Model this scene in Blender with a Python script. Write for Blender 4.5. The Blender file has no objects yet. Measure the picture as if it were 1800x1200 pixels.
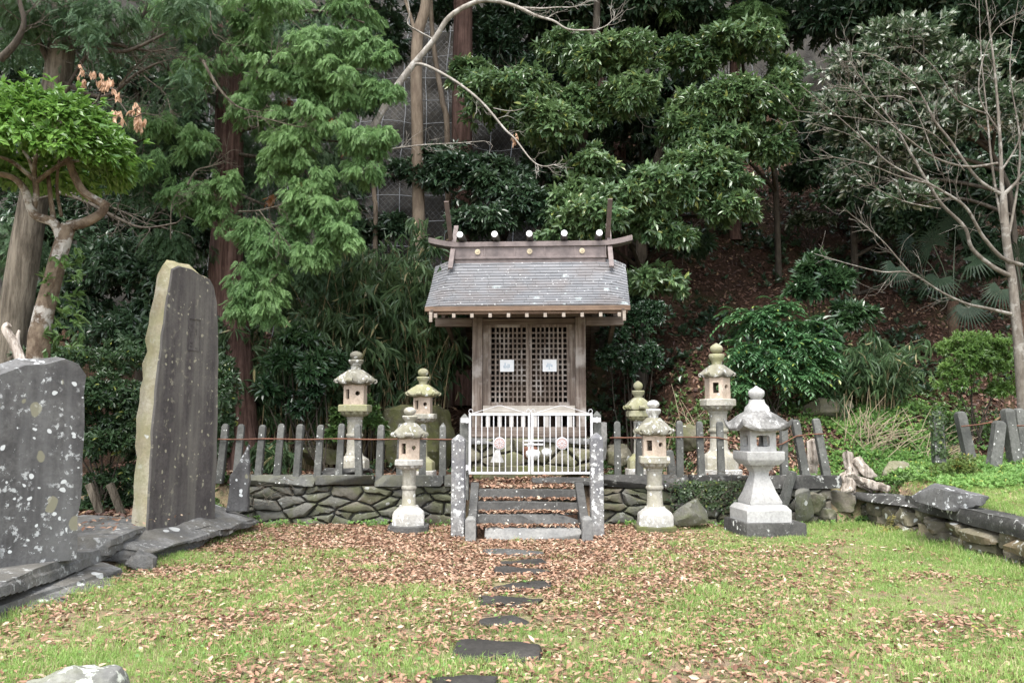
import bpy, math, random
import numpy as np
from mathutils import Vector, Matrix, noise as mnoise

# ------------------------------------------------------------------ camera, world, sun, exposure
sc = bpy.context.scene
COL = sc.collection
F = 1400.0                      # focal length in photo pixels (1800 px wide)
TH = math.atan(0.1)             # camera pitched slightly up
EYE = 1.6
cam = bpy.data.cameras.new('camera')
cam.sensor_width = 36.0
cam.lens = 36.0 * F / 1800.0
cam.clip_start = 0.05
cam.clip_end = 500
cam_o = bpy.data.objects.new('camera', cam)
COL.objects.link(cam_o)
cam_o.location = (0, 0, EYE)
cam_o.rotation_euler = (math.pi / 2 + TH, 0, 0)
sc.camera = cam_o

SUN_EL, SUN_AZ = math.radians(62), math.radians(195)     # overcast, brightest part of the sky behind the camera
W = bpy.data.worlds.new('World')
sc.world = W
W.use_nodes = True
nt = W.node_tree
bg = nt.nodes['Background']
sky = nt.nodes.new('ShaderNodeTexSky')
sky.sky_type = 'NISHITA'
sky.sun_disc = False
sky.sun_elevation = SUN_EL
sky.sun_rotation = SUN_AZ
sky.dust_density = 2.0
sky.air_density = 1.0
sky.ozone_density = 0.6
hs = nt.nodes.new('ShaderNodeHueSaturation')             # cloud cover: the blue washed out
hs.inputs['Saturation'].default_value = 0.34
nt.links.new(sky.outputs[0], hs.inputs['Color'])
nt.links.new(hs.outputs[0], bg.inputs[0])
bg.inputs[1].default_value = 0.15
sun = bpy.data.lights.new('sun', 'SUN')
sun.energy = 1.5
sun.angle = math.radians(30)
sun.color = (1.0, 0.965, 0.905)
sun_o = bpy.data.objects.new('sun', sun)
COL.objects.link(sun_o)
sun_o.rotation_euler = (math.pi / 2 - SUN_EL, 0, math.pi - SUN_AZ)
sc.view_settings.view_transform = 'Standard'
sc.view_settings.look = 'None'
sc.view_settings.gamma = 1.0
sc.view_settings.exposure = 1.78
sc.cycles.max_bounces = 6
sc.cycles.diffuse_bounces = 3
sc.cycles.glossy_bounces = 2
sc.cycles.transmission_bounces = 3

# ------------------------------------------------------------------ helpers
rs = np.random.RandomState(7)
rnd = random.Random(11)
CT, ST = math.cos(TH), math.sin(TH)

def P(px, py, Y):
    """world point seen at photo pixel (px, py) at depth y = Y"""
    u, v = (px - 900) / F, (600 - py) / F
    d = CT - v * ST
    t = Y / d
    return Vector((u * t, Y, EYE + (ST + v * CT) * t))

def G(px, py, z=0.0):
    """world point seen at photo pixel on the height z"""
    u, v = (px - 900) / F, (600 - py) / F
    t = (z - EYE) / (ST + v * CT)
    return Vector((u * t, (CT - v * ST) * t, z))

def mpp(Y):
    return Y / F

def tag(o, label, cat, group=None, kind=None):
    o['label'] = label
    if cat: o['category'] = cat
    if group: o['group'] = group
    if kind: o['kind'] = kind
    return o

def thing(name, label, cat, loc=(0, 0, 0), rotz=0.0, group=None):
    o = bpy.data.objects.new(name, None)
    COL.objects.link(o)
    o.empty_display_size = 0.1
    o.location = loc
    o.rotation_euler = (0, 0, rotz)
    return tag(o, label, cat, group)

def norm(a):
    return a / np.maximum(np.linalg.norm(a, axis=-1, keepdims=True), 1e-9)

class MB:
    """collects shapes, builds them as ONE mesh object"""
    def __init__(s):
        s.v, s.f = [], []
    def add(s, V, Fc, M=None):
        b = len(s.v)
        s.v += [(M @ Vector(p)) if M is not None else Vector(p) for p in V]
        s.f += [[i + b for i in f] for f in Fc]
        return s
    def box(s, x0, x1, y0, y1, z0, z1, M=None):
        V = [(x0, y0, z0), (x1, y0, z0), (x1, y1, z0), (x0, y1, z0), (x0, y0, z1), (x1, y0, z1), (x1, y1, z1), (x0, y1, z1)]
        return s.add(V, [(3, 2, 1, 0), (4, 5, 6, 7), (0, 1, 5, 4), (1, 2, 6, 5), (2, 3, 7, 6), (3, 0, 4, 7)], M)
    def beam(s, a, b, w, h, up=(0, 0, 1)):
        a, b, up = Vector(a), Vector(b), Vector(up)
        d = (b - a).normalized()
        if abs(d.dot(up)) > .98: up = Vector((0, 1, 0))
        x = d.cross(up).normalized() * (w / 2)
        z = x.cross(d).normalized() * (h / 2)
        V = [a - x - z, a + x - z, a + x + z, a - x + z, b - x - z, b + x - z, b + x + z, b - x + z]
        return s.add(V, [(0, 1, 2, 3), (7, 6, 5, 4), (0, 4, 5, 1), (1, 5, 6, 2), (2, 6, 7, 3), (3, 7, 4, 0)])
    def tube(s, pts, radii, n=8, cap=True, wob=0.0):
        pts = [Vector(p) for p in pts]
        if not hasattr(radii, '__len__'): radii = [radii] * len(pts)
        rings, ref = [], None
        for i, p in enumerate(pts):
            d = (pts[min(i + 1, len(pts) - 1)] - pts[max(i - 1, 0)])
            if d.length < 1e-7: d = Vector((0, 0, 1))
            d.normalize()
            if ref is None:
                ref = Vector((1, 0, 0)) if abs(d.x) < .8 else Vector((0, 1, 0))
            a = (ref - d * ref.dot(d))
            if a.length < 1e-4: a = d.orthogonal()
            a.normalize(); ref = a
            b = d.cross(a)
            ring = []
            for k in range(n):
                t = 2 * math.pi * k / n
                r = radii[i]
                if wob: r *= 1 + wob * mnoise.noise(Vector((math.cos(t) * 1.5 + p.x, math.sin(t) * 1.5 + p.y, p.z * 1.2)))
                ring.append(p + (a * math.cos(t) + b * math.sin(t)) * r)
            rings.append(ring)
        return s.loft(rings, cap)
    def loft(s, rings, cap=True, M=None):
        n = len(rings[0])
        V = [p for r in rings for p in r]
        Fc = []
        for i in range(len(rings) - 1):
            for k in range(n):
                k2 = (k + 1) % n
                Fc.append((i * n + k, i * n + k2, (i + 1) * n + k2, (i + 1) * n + k))
        if cap:
            Fc.append(tuple(range(n - 1, -1, -1)))
            Fc.append(tuple((len(rings) - 1) * n + k for k in range(n)))
        return s.add(V, Fc, M)
    def build(s, name, mat, parent=None, smooth=None, bevel=0.0, world=False, seg=2):
        off = Vector((0, 0, 0))
        if world and parent is not None: off = parent.location.copy()
        me = bpy.data.meshes.new(name)
        me.from_pydata([tuple(p - off) for p in s.v], [], s.f)
        me.update()
        if smooth is not None:
            me.shade_smooth()
            me.set_sharp_from_angle(angle=math.radians(smooth))
        me.materials.append(mat)
        o = bpy.data.objects.new(name, me)
        COL.objects.link(o)
        if parent is not None: o.parent = parent
        if bevel:
            m = o.modifiers.new('bevel', 'BEVEL')
            m.width = bevel; m.segments = seg; m.limit_method = 'ANGLE'; m.angle_limit = math.radians(35)
        return o

def own_origin(o):
    """move a top-level mesh's origin to its base"""
    me = o.data
    n = len(me.vertices)
    a = np.empty(n * 3, np.float32); me.vertices.foreach_get('co', a); a = a.reshape(-1, 3)
    c = np.array([(a[:, 0].min() + a[:, 0].max()) / 2, (a[:, 1].min() + a[:, 1].max()) / 2, a[:, 2].min()], np.float32)
    a -= c
    me.vertices.foreach_set('co', a.ravel()); me.update()
    o.location = Vector(c.tolist()) + o.location
    return o

def np_mesh(name, V, Fq, mat, parent=None, world=True, smooth=False):
    V = np.asarray(V, np.float32).reshape(-1, 3)
    if parent is not None and world: V = V - np.array(parent.location, np.float32)
    Fq = np.asarray(Fq, np.int32)
    me = bpy.data.meshes.new(name)
    m, k = Fq.shape
    me.vertices.add(len(V)); me.vertices.foreach_set('co', V.ravel())
    me.loops.add(m * k); me.loops.foreach_set('vertex_index', Fq.ravel())
    me.polygons.add(m)
    me.polygons.foreach_set('loop_start', np.arange(0, m * k, k, dtype=np.int32))
    me.polygons.foreach_set('use_smooth', np.full(m, smooth, dtype=bool))
    me.update(calc_edges=True)
    me.materials.append(mat)
    o = bpy.data.objects.new(name, me)
    COL.objects.link(o)
    if parent is not None: o.parent = parent
    return o

def scatter(TV, TF, pos, X, Yv, Zv, scl):
    """copies of a template (local axes X, Y, Z) merged into arrays"""
    N, nv = len(pos), len(TV)
    R = np.stack([X, Yv, Zv], axis=2) * np.asarray(scl).reshape(-1, 1, 1)
    V = np.einsum('nij,vj->nvi', R, TV) + pos[:, None, :]
    Fq = (TF[None] + (np.arange(N) * nv)[:, None, None]).reshape(-1, TF.shape[1])
    return V.reshape(-1, 3), Fq

def merge(parts):
    Vs, Fs, b = [], [], 0
    for V, Fq in parts:
        Vs.append(V); Fs.append(Fq + b); b += len(V)
    return np.concatenate(Vs), np.concatenate(Fs)

def frames(d, up_jit=0.4, up=(0, 0, 1), ref=None):
    """axes for leaves that grow along d with their face turned up"""
    d = norm(d)
    u = (np.array(up, float) if ref is None else ref) + rs.normal(0, up_jit, d.shape)
    z = norm(u - d * (u * d).sum(1, keepdims=True))
    x = np.cross(d, z)
    return x, d, z

def rdirs(n):
    return norm(rs.normal(0, 1, (n, 3)))

def leaf_template(w=.34, fold=.07, droop=.16):
    V = np.array([(0, 0, 0), (w * .5, .34, fold), (w * .40, .68, fold * .7 - droop * .35), (0, 1, -droop),
                  (-w * .40, .68, fold * .7 - droop * .35), (-w * .5, .34, fold)])
    return V, np.array([(0, 1, 2, 3), (0, 3, 4, 5)])

# smooth pseudo noise on arrays
_k = np.random.RandomState(3)
_KX, _KY, _PH = _k.normal(0, 1, 24), _k.normal(0, 1, 24), _k.uniform(0, 6.28, 24)
def n2(x, y, f=1.0, o=0):
    s = 0
    for i in range(8):
        j = (i + o * 5) % 24
        s = s + np.sin(f * (_KX[j] * x + _KY[j] * y) * (1 + .25 * i) + _PH[j])
    return s / 8 * 1.6

def sstep(a, b, x):
    t = np.clip((x - a) / (b - a), 0, 1)
    return t * t * (3 - 2 * t)

def Z(x, y):
    """height of the land"""
    x = np.asarray(x, float); y = np.asarray(y, float)
    lawn = .02 * n2(x, y, .9) + 0 * x
    bank = .30 * sstep(-4.25, -4.7, x)
    r = sstep(5.75, 6.05, x) * (.40 + .10 * np.maximum(x - 5.9, 0) + .07 * np.clip(y - 9, -3, 4)) + .04 * n2(x, y, 2.0, 1) * sstep(5.7, 6.2, x)
    t = sstep(12.62, 12.76, y)
    y0 = 16.0 - 2.7 * sstep(2.0, 3.6, x)
    d = np.maximum(y - y0, 0)
    s = .52 * np.minimum(d, 2.5) + .95 * np.maximum(d - 2.5, 0)
    hill = .62 + s + (.05 + .07 * np.minimum(d, 1.5)) * n2(x, y, 1.7, 2) * 1.0
    return np.maximum(np.maximum(lawn + bank, r), t * hill)

def zf(x, y):
    return float(Z(x, y))

# ------------------------------------------------------------------ materials
class N:
    def __init__(s, name):
        s.m = bpy.data.materials.new(name)
        s.m.use_nodes = True
        s.t = s.m.node_tree
        s.b = s.t.nodes['Principled BSDF']
        s.out = s.t.nodes['Material Output']
        tc = s.t.nodes.new('ShaderNodeTexCoord')
        oi = s.t.nodes.new('ShaderNodeObjectInfo')
        ma = s.t.nodes.new('ShaderNodeVectorMath'); ma.operation = 'MULTIPLY_ADD'
        s.t.links.new(oi.outputs['Random'], ma.inputs[0])
        ma.inputs[1].default_value = (37, 19, 23)
        s.t.links.new(tc.outputs['Object'], ma.inputs[2])
        s.vec = ma.outputs[0]
        s.raw = tc.outputs['Object']
        s.rand = oi.outputs['Random']
    def link(s, a, b): s.t.links.new(a, b)
    def _in(s, sock, v):
        if isinstance(v, bpy.types.NodeSocket): s.link(v, sock)
        elif isinstance(v, tuple) and len(v) == 3 and sock.type == 'RGBA': sock.default_value = (*v, 1)
        else: sock.default_value = v
    def scale(s, v, sx, sy, sz):
        n = s.t.nodes.new('ShaderNodeVectorMath'); n.operation = 'MULTIPLY'
        s.link(v, n.inputs[0]); n.inputs[1].default_value = (sx, sy, sz)
        return n.outputs[0]
    def warp(s, v, amt, sc_):
        n = s.t.nodes.new('ShaderNodeTexNoise'); s.link(v, n.inputs['Vector']); n.inputs['Scale'].default_value = sc_
        m = s.t.nodes.new('ShaderNodeVectorMath'); m.operation = 'MULTIPLY_ADD'
        s.link(n.outputs['Color'], m.inputs[0]); m.inputs[1].default_value = (amt,) * 3; s.link(v, m.inputs[2])
        return m.outputs[0]
    def noise(s, sc_, det=4, ro=.6, v=None):
        n = s.t.nodes.new('ShaderNodeTexNoise')
        s.link(v if v is not None else s.vec, n.inputs['Vector'])
        n.inputs['Scale'].default_value = sc_; n.inputs['Detail'].default_value = det; n.inputs['Roughness'].default_value = ro
        return n.outputs['Fac']
    def vor(s, sc_, v=None, feat='F1', out='Distance'):
        n = s.t.nodes.new('ShaderNodeTexVoronoi'); n.feature = feat
        s.link(v if v is not None else s.vec, n.inputs['Vector']); n.inputs['Scale'].default_value = sc_
        return n.outputs[out]
    def math(s, op, a, b=0.0, c=0.0, clamp=False):
        n = s.t.nodes.new('ShaderNodeMath'); n.operation = op; n.use_clamp = clamp
        for i, v in enumerate((a, b, c)): s._in(n.inputs[i], v)
        return n.outputs[0]
    def ramp(s, f, a, b, ca=0.0, cb=1.0):
        n = s.t.nodes.new('ShaderNodeMapRange'); n.interpolation_type = 'SMOOTHSTEP'
        s._in(n.inputs[0], f)
        for i, v in zip((1, 2, 3, 4), (a, b, ca, cb)): n.inputs[i].default_value = v
        return n.outputs[0]
    def mix(s, f, a, b, mode='MIX'):
        n = s.t.nodes.new('ShaderNodeMix'); n.data_type = 'RGBA'; n.blend_type = mode
        s._in(n.inputs[0], f); s._in(n.inputs[6], a); s._in(n.inputs[7], b)
        return n.outputs[2]
    def island(s):
        return s.t.nodes.new('ShaderNodeNewGeometry').outputs['Random Per Island']
    def normal_z(s):
        g = s.t.nodes.new('ShaderNodeNewGeometry'); x = s.t.nodes.new('ShaderNodeSeparateXYZ')
        s.link(g.outputs['Normal'], x.inputs[0]); return x.outputs[2]
    def sep(s, v, k):
        x = s.t.nodes.new('ShaderNodeSeparateXYZ'); s.link(v, x.inputs[0]); return x.outputs[k]
    def bump(s, h, strength=.4, dist=.02):
        n = s.t.nodes.new('ShaderNodeBump'); n.inputs['Strength'].default_value = strength; n.inputs['Distance'].default_value = dist
        s.link(h, n.inputs['Height']); s.link(n.outputs[0], s.b.inputs['Normal'])
    def done(s, col, rough=.8, spec=.3):
        s._in(s.b.inputs['Base Color'], col); s._in(s.b.inputs['Roughness'], rough)
        s.b.inputs['Specular IOR Level'].default_value = spec
        return s.m

def stone(name, c1, c2, lich=(.62, .63, .60), la=.25, lsc=9.0, streak=None, moss=None, mossa=.5, bump=.5, island=0.0, spots=None, rough=.85):
    s = N(name)
    big = s.noise(2.2, 5, .65); fine = s.noise(26, 5, .7)
    col = s.mix(s.ramp(big, .36, .64), c1, c2)
    col = s.mix(s.ramp(fine, .35, .7, 0, .55), col, tuple(c * .55 for c in c1))
    if island:
        r = s.island()
        col = s.mix(s.math('MULTIPLY', r, island), col, tuple(min(1, c * 1.9 + .03) for c in c2))
        r2 = s.math('FRACT', s.math('MULTIPLY', r, 7.31))
        col = s.mix(s.ramp(r2, .5, 1.0, 0, island), col, (c2[0] * 1.3, c2[1] * .95, c2[2] * .62))
    if streak:
        st = s.noise(1.0, 4, .6, s.scale(s.vec, 4.5, 4.5, .3))
        col = s.mix(s.ramp(st, .40, .72, 0, .6), col, streak)
    if moss:
        f = s.math('MULTIPLY', s.ramp(s.noise(3.0, 4), .40, .62), mossa)
        col = s.mix(f, col, moss)
    if la > 0:
        wv = s.warp(s.vec, .10, 7.0)
        d = s.vor(lsc, wv)
        cell = s.sep(s.vor(lsc, wv, out='Color'), 0)
        thr = s.math('MULTIPLY', s.ramp(cell, 1 - la, 1.0), .36)
        m = s.ramp(s.math('SUBTRACT', thr, d), 0.0, .05)
        patch = s.ramp(s.noise(1.6, 3), .42, .58)
        m2 = s.ramp(s.noise(11, 6, .7), .60 - .10 * la, .66 - .10 * la)
        m = s.math('MAXIMUM', m, s.math('MULTIPLY', s.math('MULTIPLY', m2, patch), min(1, la * 2)))
        col = s.mix(s.math('MULTIPLY', m, .92), col, lich)
    if spots:
        wv = s.warp(s.scale(s.vec, 1, 1, .8), .12, 5.0)
        d = s.vor(5.0, wv); cell = s.sep(s.vor(5.0, wv, out='Color'), 1)
        m = s.ramp(s.math('SUBTRACT', s.math('MULTIPLY', s.ramp(cell, .62, 1.0), .34), d), 0, .04)
        col = s.mix(s.math('MULTIPLY', m, .8), col, spots)
    s.bump(s.math('ADD', s.math('MULTIPLY', big, 1.0), s.math('MULTIPLY', fine, .35)), bump, .03)
    return s.done(col, rough, .25)

def wood(name, c1, c2, axis='z', rough=.75, sc_=1.0, pale=None):
    s = N(name)
    k = {'x': (.5, 14, 14), 'y': (14, .5, 14), 'z': (14, 14, .5)}[axis]
    g = s.noise(1.6 * sc_, 6, .7, s.scale(s.vec, *k)); b = s.noise(3.0, 4)
    col = s.mix(s.ramp(g, .34, .68), c1, c2)
    col = s.mix(s.ramp(b, .4, .75, 0, .5), col, tuple(c * .5 for c in c1))
    if pale:
        col = s.mix(s.ramp(s.noise(2.2, 4), .50, .68, 0, .8), col, pale)
    s.bump(g, .35, .01)
    return s.done(col, rough, .2)

def bark(name, c1, c2, sx=10, sz=.8, lich=None, bump=.9, dist=.04):
    s = N(name)
    g = s.noise(1.5, 6, .7, s.scale(s.warp(s.vec, .05, 3), sx, sx, sz)); b = s.noise(2.0, 4)
    col = s.mix(s.ramp(g, .35, .65), c1, c2)
    col = s.mix(s.ramp(b, .4, .7, 0, .5), col, tuple(c * .6 for c in c1))
    if lich:
        col = s.mix(s.ramp(s.noise(4.5, 5, .65), .52, .62, 0, .9), col, lich)
    s.bump(g, bump, dist)
    return s.done(col, .9, .15)

def leaf(name, c1, c2, rough=.4, trans=.3, alt=None, alta=.04, spec=.5, tcol=None, large=.5):
    s = N(name)
    r = s.island()
    pos = s.noise(.9, 2, .5, s.raw)
    f = s.math('ADD', s.math('MULTIPLY', r, 1 - large), s.math('MULTIPLY', s.ramp(pos, .3, .7), large))
    col = s.mix(f, c1, c2)
    if alt:
        r2 = s.math('FRACT', s.math('MULTIPLY', r, 91.7))
        col = s.mix(s.math('GREATER_THAN', r2, 1 - alta), col, alt)
    s.done(col, rough, spec)
    if trans:
        tr = s.t.nodes.new('ShaderNodeBsdfTranslucent')
        s._in(tr.inputs['Color'], s.mix(.5, col, tcol or tuple(min(1, c * 1.8) for c in c2)))
        mx = s.t.nodes.new('ShaderNodeMixShader'); mx.inputs[0].default_value = trans
        s.link(s.b.outputs[0], mx.inputs[1]); s.link(tr.outputs[0], mx.inputs[2]); s.link(mx.outputs[0], s.out.inputs['Surface'])
    return s.m

def plain(name, c, rough=.5, metal=0.0, var=.15, bump=0.0, dirt=None):
    s = N(name)
    n = s.noise(8, 4)
    col = s.mix(s.ramp(n, .35, .7, 0, 1), c, tuple(x * (1 - var) for x in c))
    if dirt:
        col = s.mix(s.ramp(s.noise(14, 5, .7), .58, .70), col, dirt)
    s.b.inputs['Metallic'].default_value = metal
    if bump: s.bump(n, bump, .01)
    return s.done(col, rough, .4)

M_post = stone('fence post stone', (.082, .084, .078), (.145, .146, .135), la=.16, lsc=26, bump=.3)
M_wall = stone('dry stone', (.066, .066, .06), (.13, .127, .11), lich=(.36, .37, .35), la=.22, lsc=9, moss=(.085, .095, .04), mossa=.6, island=.30, bump=1.0)
M_dark = stone('dark slab stone', (.044, .043, .041), (.088, .086, .08), la=.3, lsc=11, bump=.7)
M_cope = stone('coping stone', (.075, .077, .075), (.13, .13, .118), la=.15, lsc=16, moss=(.11, .11, .07), mossa=.5, bump=.5)
M_path = stone('dark path stone', (.035, .033, .03), (.062, .058, .053), la=0, bump=.5, rough=.65)
M_lowwall = stone('low wall stone', (.05, .048, .04), (.14, .12, .085), la=.3, lsc=8, moss=(.10, .10, .05), mossa=.4, island=.4, bump=1.0)
M_step = stone('step stone', (.068, .067, .064), (.12, .118, .112), la=.12, lsc=30, bump=.4)
M_steppale = stone('pale step end stone', (.17, .17, .165), (.25, .245, .23), la=.12, lsc=30, bump=.3)
M_front = stone('lichen post stone', (.14, .14, .15), (.24, .235, .225), lich=(.72, .73, .71), la=.7, lsc=22, bump=.3)
M_stele = stone('stele face', (.066, .059, .060), (.112, .102, .098), lich=(.34, .32, .24), la=.30, lsc=15, streak=(.20, .19, .165), bump=.2, spots=(.21, .20, .13), rough=.6)
M_steleside = stone('stele rough side', (.36, .31, .20), (.50, .46, .36), la=.12, lsc=8, streak=(.25, .23, .17), moss=(.26, .255, .13), mossa=.5, bump=.8)
M_stele2 = stone('lichened stele', (.068, .066, .066), (.13, .128, .125), lich=(.60, .62, .62), la=.36, lsc=14.0, streak=(.17, .17, .17), bump=.25, spots=(.24, .23, .16))
M_ledge = stone('ledge rock', (.098, .097, .095), (.205, .203, .197), lich=(.44, .45, .44), la=.30, lsc=5, moss=(.11, .10, .08), mossa=.5, bump=1.0)
M_lichrock = stone('lichened boulder', (.16, .16, .15), (.26, .26, .24), lich=(.46, .48, .42), la=.6, lsc=6, moss=(.16, .17, .09), mossa=.4, bump=.8)
M_rock = stone('hill rock', (.13, .12, .085), (.22, .20, .15), la=.15, lsc=6, moss=(.12, .13, .05), mossa=.5, bump=.8)
M_mossrock = stone('mossy rock', (.08, .078, .05), (.15, .14, .085), la=.1, lsc=6, moss=(.10, .11, .035), mossa=.7, bump=.9)
M_lant = stone('lantern stone', (.30, .285, .24), (.42, .40, .35), lich=(.66, .67, .64), la=.4, lsc=14, moss=(.30, .285, .19), mossa=.4, bump=.4)
M_lantroof = stone('lantern roof stone', (.17, .16, .13), (.30, .29, .25), lich=(.66, .67, .65), la=.6, lsc=14, moss=(.22, .21, .13), mossa=.5, bump=.5)
M_lantwhite = stone('lichen-white stone', (.36, .35, .32), (.50, .49, .46), lich=(.72, .72, .70), la=.8, lsc=16, bump=.5)
M_pink = stone('pinkish firebox stone', (.42, .335, .26), (.52, .43, .35), la=.05, lsc=14, bump=.2)
M_moss = stone('mossy yellow stone', (.25, .24, .16), (.35, .335, .235), la=.18, lsc=12, moss=(.25, .25, .12), mossa=.6, bump=.4)
M_granite = stone('white granite', (.36, .355, .345), (.46, .455, .44), lich=(.56, .56, .55), la=.1, lsc=30, bump=.15)
M_granroof = stone('stained granite', (.10, .098, .094), (.27, .265, .255), lich=(.48, .48, .47), la=.4, lsc=9, streak=None, bump=.3)
M_cliff = stone('cliff rock', (.022, .021, .019), (.052, .048, .042), la=0, lsc=2.5, streak=(.05, .045, .035), bump=1.0)
M_wood = wood('weathered wood', (.105, .076, .06), (.27, .225, .19), 'z', pale=(.38, .345, .315))
M_woodx = wood('weathered beam wood', (.10, .074, .06), (.235, .195, .165), 'x')
M_wooddark = wood('dark brown boards', (.075, .05, .035), (.15, .105, .075), 'z')  # darker, browner wood for floor frame and altar stand
M_woodred = wood('brown fascia wood', (.13, .085, .06), (.22, .155, .11), 'x')
M_pale = wood('bleached wood', (.38, .34, .29), (.58, .54, .49), 'x')
M_woodpale = wood('bleached slat', (.42, .39, .36), (.62, .60, .57), 'z')
M_woodend = wood('weathered end grain', (.24, .20, .165), (.36, .315, .27), 'x')
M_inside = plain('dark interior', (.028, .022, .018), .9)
M_tin = plain('ridge copper', (.18, .145, .138), .5, 0, .35, .2)
M_tindark = plain('dark ridge board', (.15, .115, .10), .6, 0, .3, .2)
M_log = plain('ridge log copper', (.10, .095, .085), .5, 0, .3)
M_white = plain('white paint', (.80, .80, .80), .4, 0, .06)
M_gate = plain('gate white paint', (.56, .555, .57), .35, 0, .14, dirt=None)
M_paper = plain('notice paper', (.80, .81, .82), .7, 0, .05)
M_ink = plain('faded print', (.55, .63, .70), .8, 0, .2)
M_gold = plain('gilt crest', (.58, .49, .33), .5, .1, .3)
M_disc = plain('pale pink disc', (.42, .31, .29), .5, 0, .2)
M_rust = plain('rusted pipe', (.17, .075, .045), .85, 0, .5, .3, dirt=(.09, .06, .05))
M_ceramic = plain('white ceramic', (.80, .80, .80), .2, 0, .04)
M_steel = plain('galvanised wire', (.26, .27, .28), .5, .3, .2)
M_mesh = plain('thin wire', (.075, .075, .075), .6, .3, .2)

def roof_mat():
    s = N('shingle roof')
    r = s.island()
    big = s.noise(1.5, 4)
    col = s.mix(r, (.15, .155, .166), (.19, .192, .202))
    col = s.mix(s.ramp(big, .45, .65, 0, .6), col, (.158, .142, .138))
    wv = s.warp(s.vec, .16, 7)
    d = s.vor(4.2, wv); cell = s.sep(s.vor(4.2, wv, out='Color'), 0)
    m = s.ramp(s.math('SUBTRACT', s.math('MULTIPLY', s.ramp(cell, .66, 1.0), .32), d), 0, .10)
    m = s.math('MULTIPLY', m, s.ramp(s.noise(16, 5, .7), .40, .58))
    col = s.mix(s.math('MULTIPLY', m, .8), col, (.55, .64, .64))
    dd = s.vor(22, s.warp(s.vec, .05, 9)); c2 = s.sep(s.vor(22, s.warp(s.vec, .05, 9), out='Color'), 1)
    m2 = s.ramp(s.math('SUBTRACT', s.math('MULTIPLY', s.ramp(c2, .8, 1.0), .34), dd), 0, .06)
    col = s.mix(s.math('MULTIPLY', m2, .75), col, (.66, .68, .68))
    s.bump(s.noise(30, 4), .15, .01)
    return s.done(col, .6, .3)
M_roof = roof_mat()

B_red = bark('red cedar bark', (.06, .034, .028), (.19, .12, .10), 10, .4, bump=1.0, dist=.06)
B_gray = bark('grey bark', (.06, .05, .038), (.19, .165, .13), 7, .7, bump=1.0, dist=.08)
B_slim = bark('slim grey-brown bark', (.13, .10, .075), (.23, .185, .14), 7, 1.5, bump=.4)
B_topi = bark('mottled bark', (.085, .06, .042), (.21, .165, .12), 6, 3.5, lich=(.40, .38, .345), bump=.9)
B_bare = bark('bare tree bark', (.105, .09, .075), (.19, .17, .145), 8, 3, lich=(.27, .255, .23), bump=.3, dist=.01)
B_pale = bark('pale branch bark', (.20, .18, .155), (.34, .315, .28), 8, 3, lich=(.42, .40, .37), bump=.3, dist=.01)
B_dark = bark('dark limb bark', (.05, .042, .034), (.10, .085, .068), 9, 1.5)
B_dead = bark('bleached dead wood', (.20, .165, .135), (.56, .50, .44), 12, .8, bump=1.0, dist=.04)
B_culm = plain('dry culm', (.33, .27, .15), .7, 0, .4)
B_stalk = plain('palm stalk', (.03, .045, .02), .6, 0, .3)
B_straw = plain('dry straw', (.36, .29, .20), .8, 0, .3)
B_palm = bark('palm fibre', (.045, .028, .02), (.09, .06, .042), 6, 6)

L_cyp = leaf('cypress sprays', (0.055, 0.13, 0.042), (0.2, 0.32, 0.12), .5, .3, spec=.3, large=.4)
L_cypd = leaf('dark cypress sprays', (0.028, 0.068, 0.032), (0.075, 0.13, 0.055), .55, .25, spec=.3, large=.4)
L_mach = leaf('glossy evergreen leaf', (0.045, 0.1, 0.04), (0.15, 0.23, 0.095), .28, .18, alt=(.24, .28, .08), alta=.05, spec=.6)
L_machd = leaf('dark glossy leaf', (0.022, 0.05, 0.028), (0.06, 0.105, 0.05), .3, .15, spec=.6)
L_topi = leaf('fresh glossy leaf', (0.06, 0.15, 0.025), (0.17, 0.3, 0.06), .32, .25, spec=.5, large=.3)
L_silver = leaf('silver-backed leaf', (.040, .078, .040), (.12, .175, .09), .4, .15, alt=(.56, .59, .52), alta=.24, spec=.6)
L_bamb = leaf('bamboo leaf', (0.028, 0.066, 0.028), (0.105, 0.165, 0.07), .42, .25, alt=(.40, .36, .20), alta=.03, spec=.5)
L_mah = leaf('pinnate leaf', (0.03, 0.085, 0.036), (0.09, 0.19, 0.07), .3, .2, alt=(.22, .27, .06), alta=.03, spec=.6)
L_cam = leaf('camellia leaf', (0.018, 0.045, 0.022), (0.045, 0.09, 0.042), .22, .1, spec=.7)
L_clip = leaf('clipped bush leaf', (0.06, 0.13, 0.03), (0.19, 0.3, 0.08), .35, .25, spec=.5)
L_azal = leaf('azalea leaf', (.07, .12, .03), (.17, .23, .06), .5, .25, alt=(.33, .24, .06), alta=.06)
L_weed = leaf('fresh weed leaf', (0.08, 0.18, 0.045), (0.23, 0.38, 0.11), .5, .35, alt=(.38, .40, .10), alta=.04, spec=.3)
L_ivy = leaf('ivy leaf', (.028, .055, .022), (.085, .125, .05), .4, .2, alt=(.16, .20, .05), alta=.06)
L_palm = leaf('fan palm blade', (0.01, 0.024, 0.013), (0.024, 0.042, 0.022), .6, .2, spec=.2)
L_aucu = leaf('broad leaf', (.022, .055, .025), (.06, .115, .045), .25, .15, spec=.6)
L_nand = leaf('light shrub leaf', (.035, .085, .025), (.12, .20, .055), .4, .25)
L_hedge = leaf('hedge leaf', (0.02, 0.048, 0.02), (0.06, 0.105, 0.042), .35, .15, alt=(.20, .22, .05), alta=.02)
L_dead = leaf('dead tan leaf', (.40, .24, .15), (.62, .42, .29), .6, .3)
L_fern = leaf('yellow fern', (.30, .27, .06), (.42, .36, .12), .6, .3)
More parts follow.
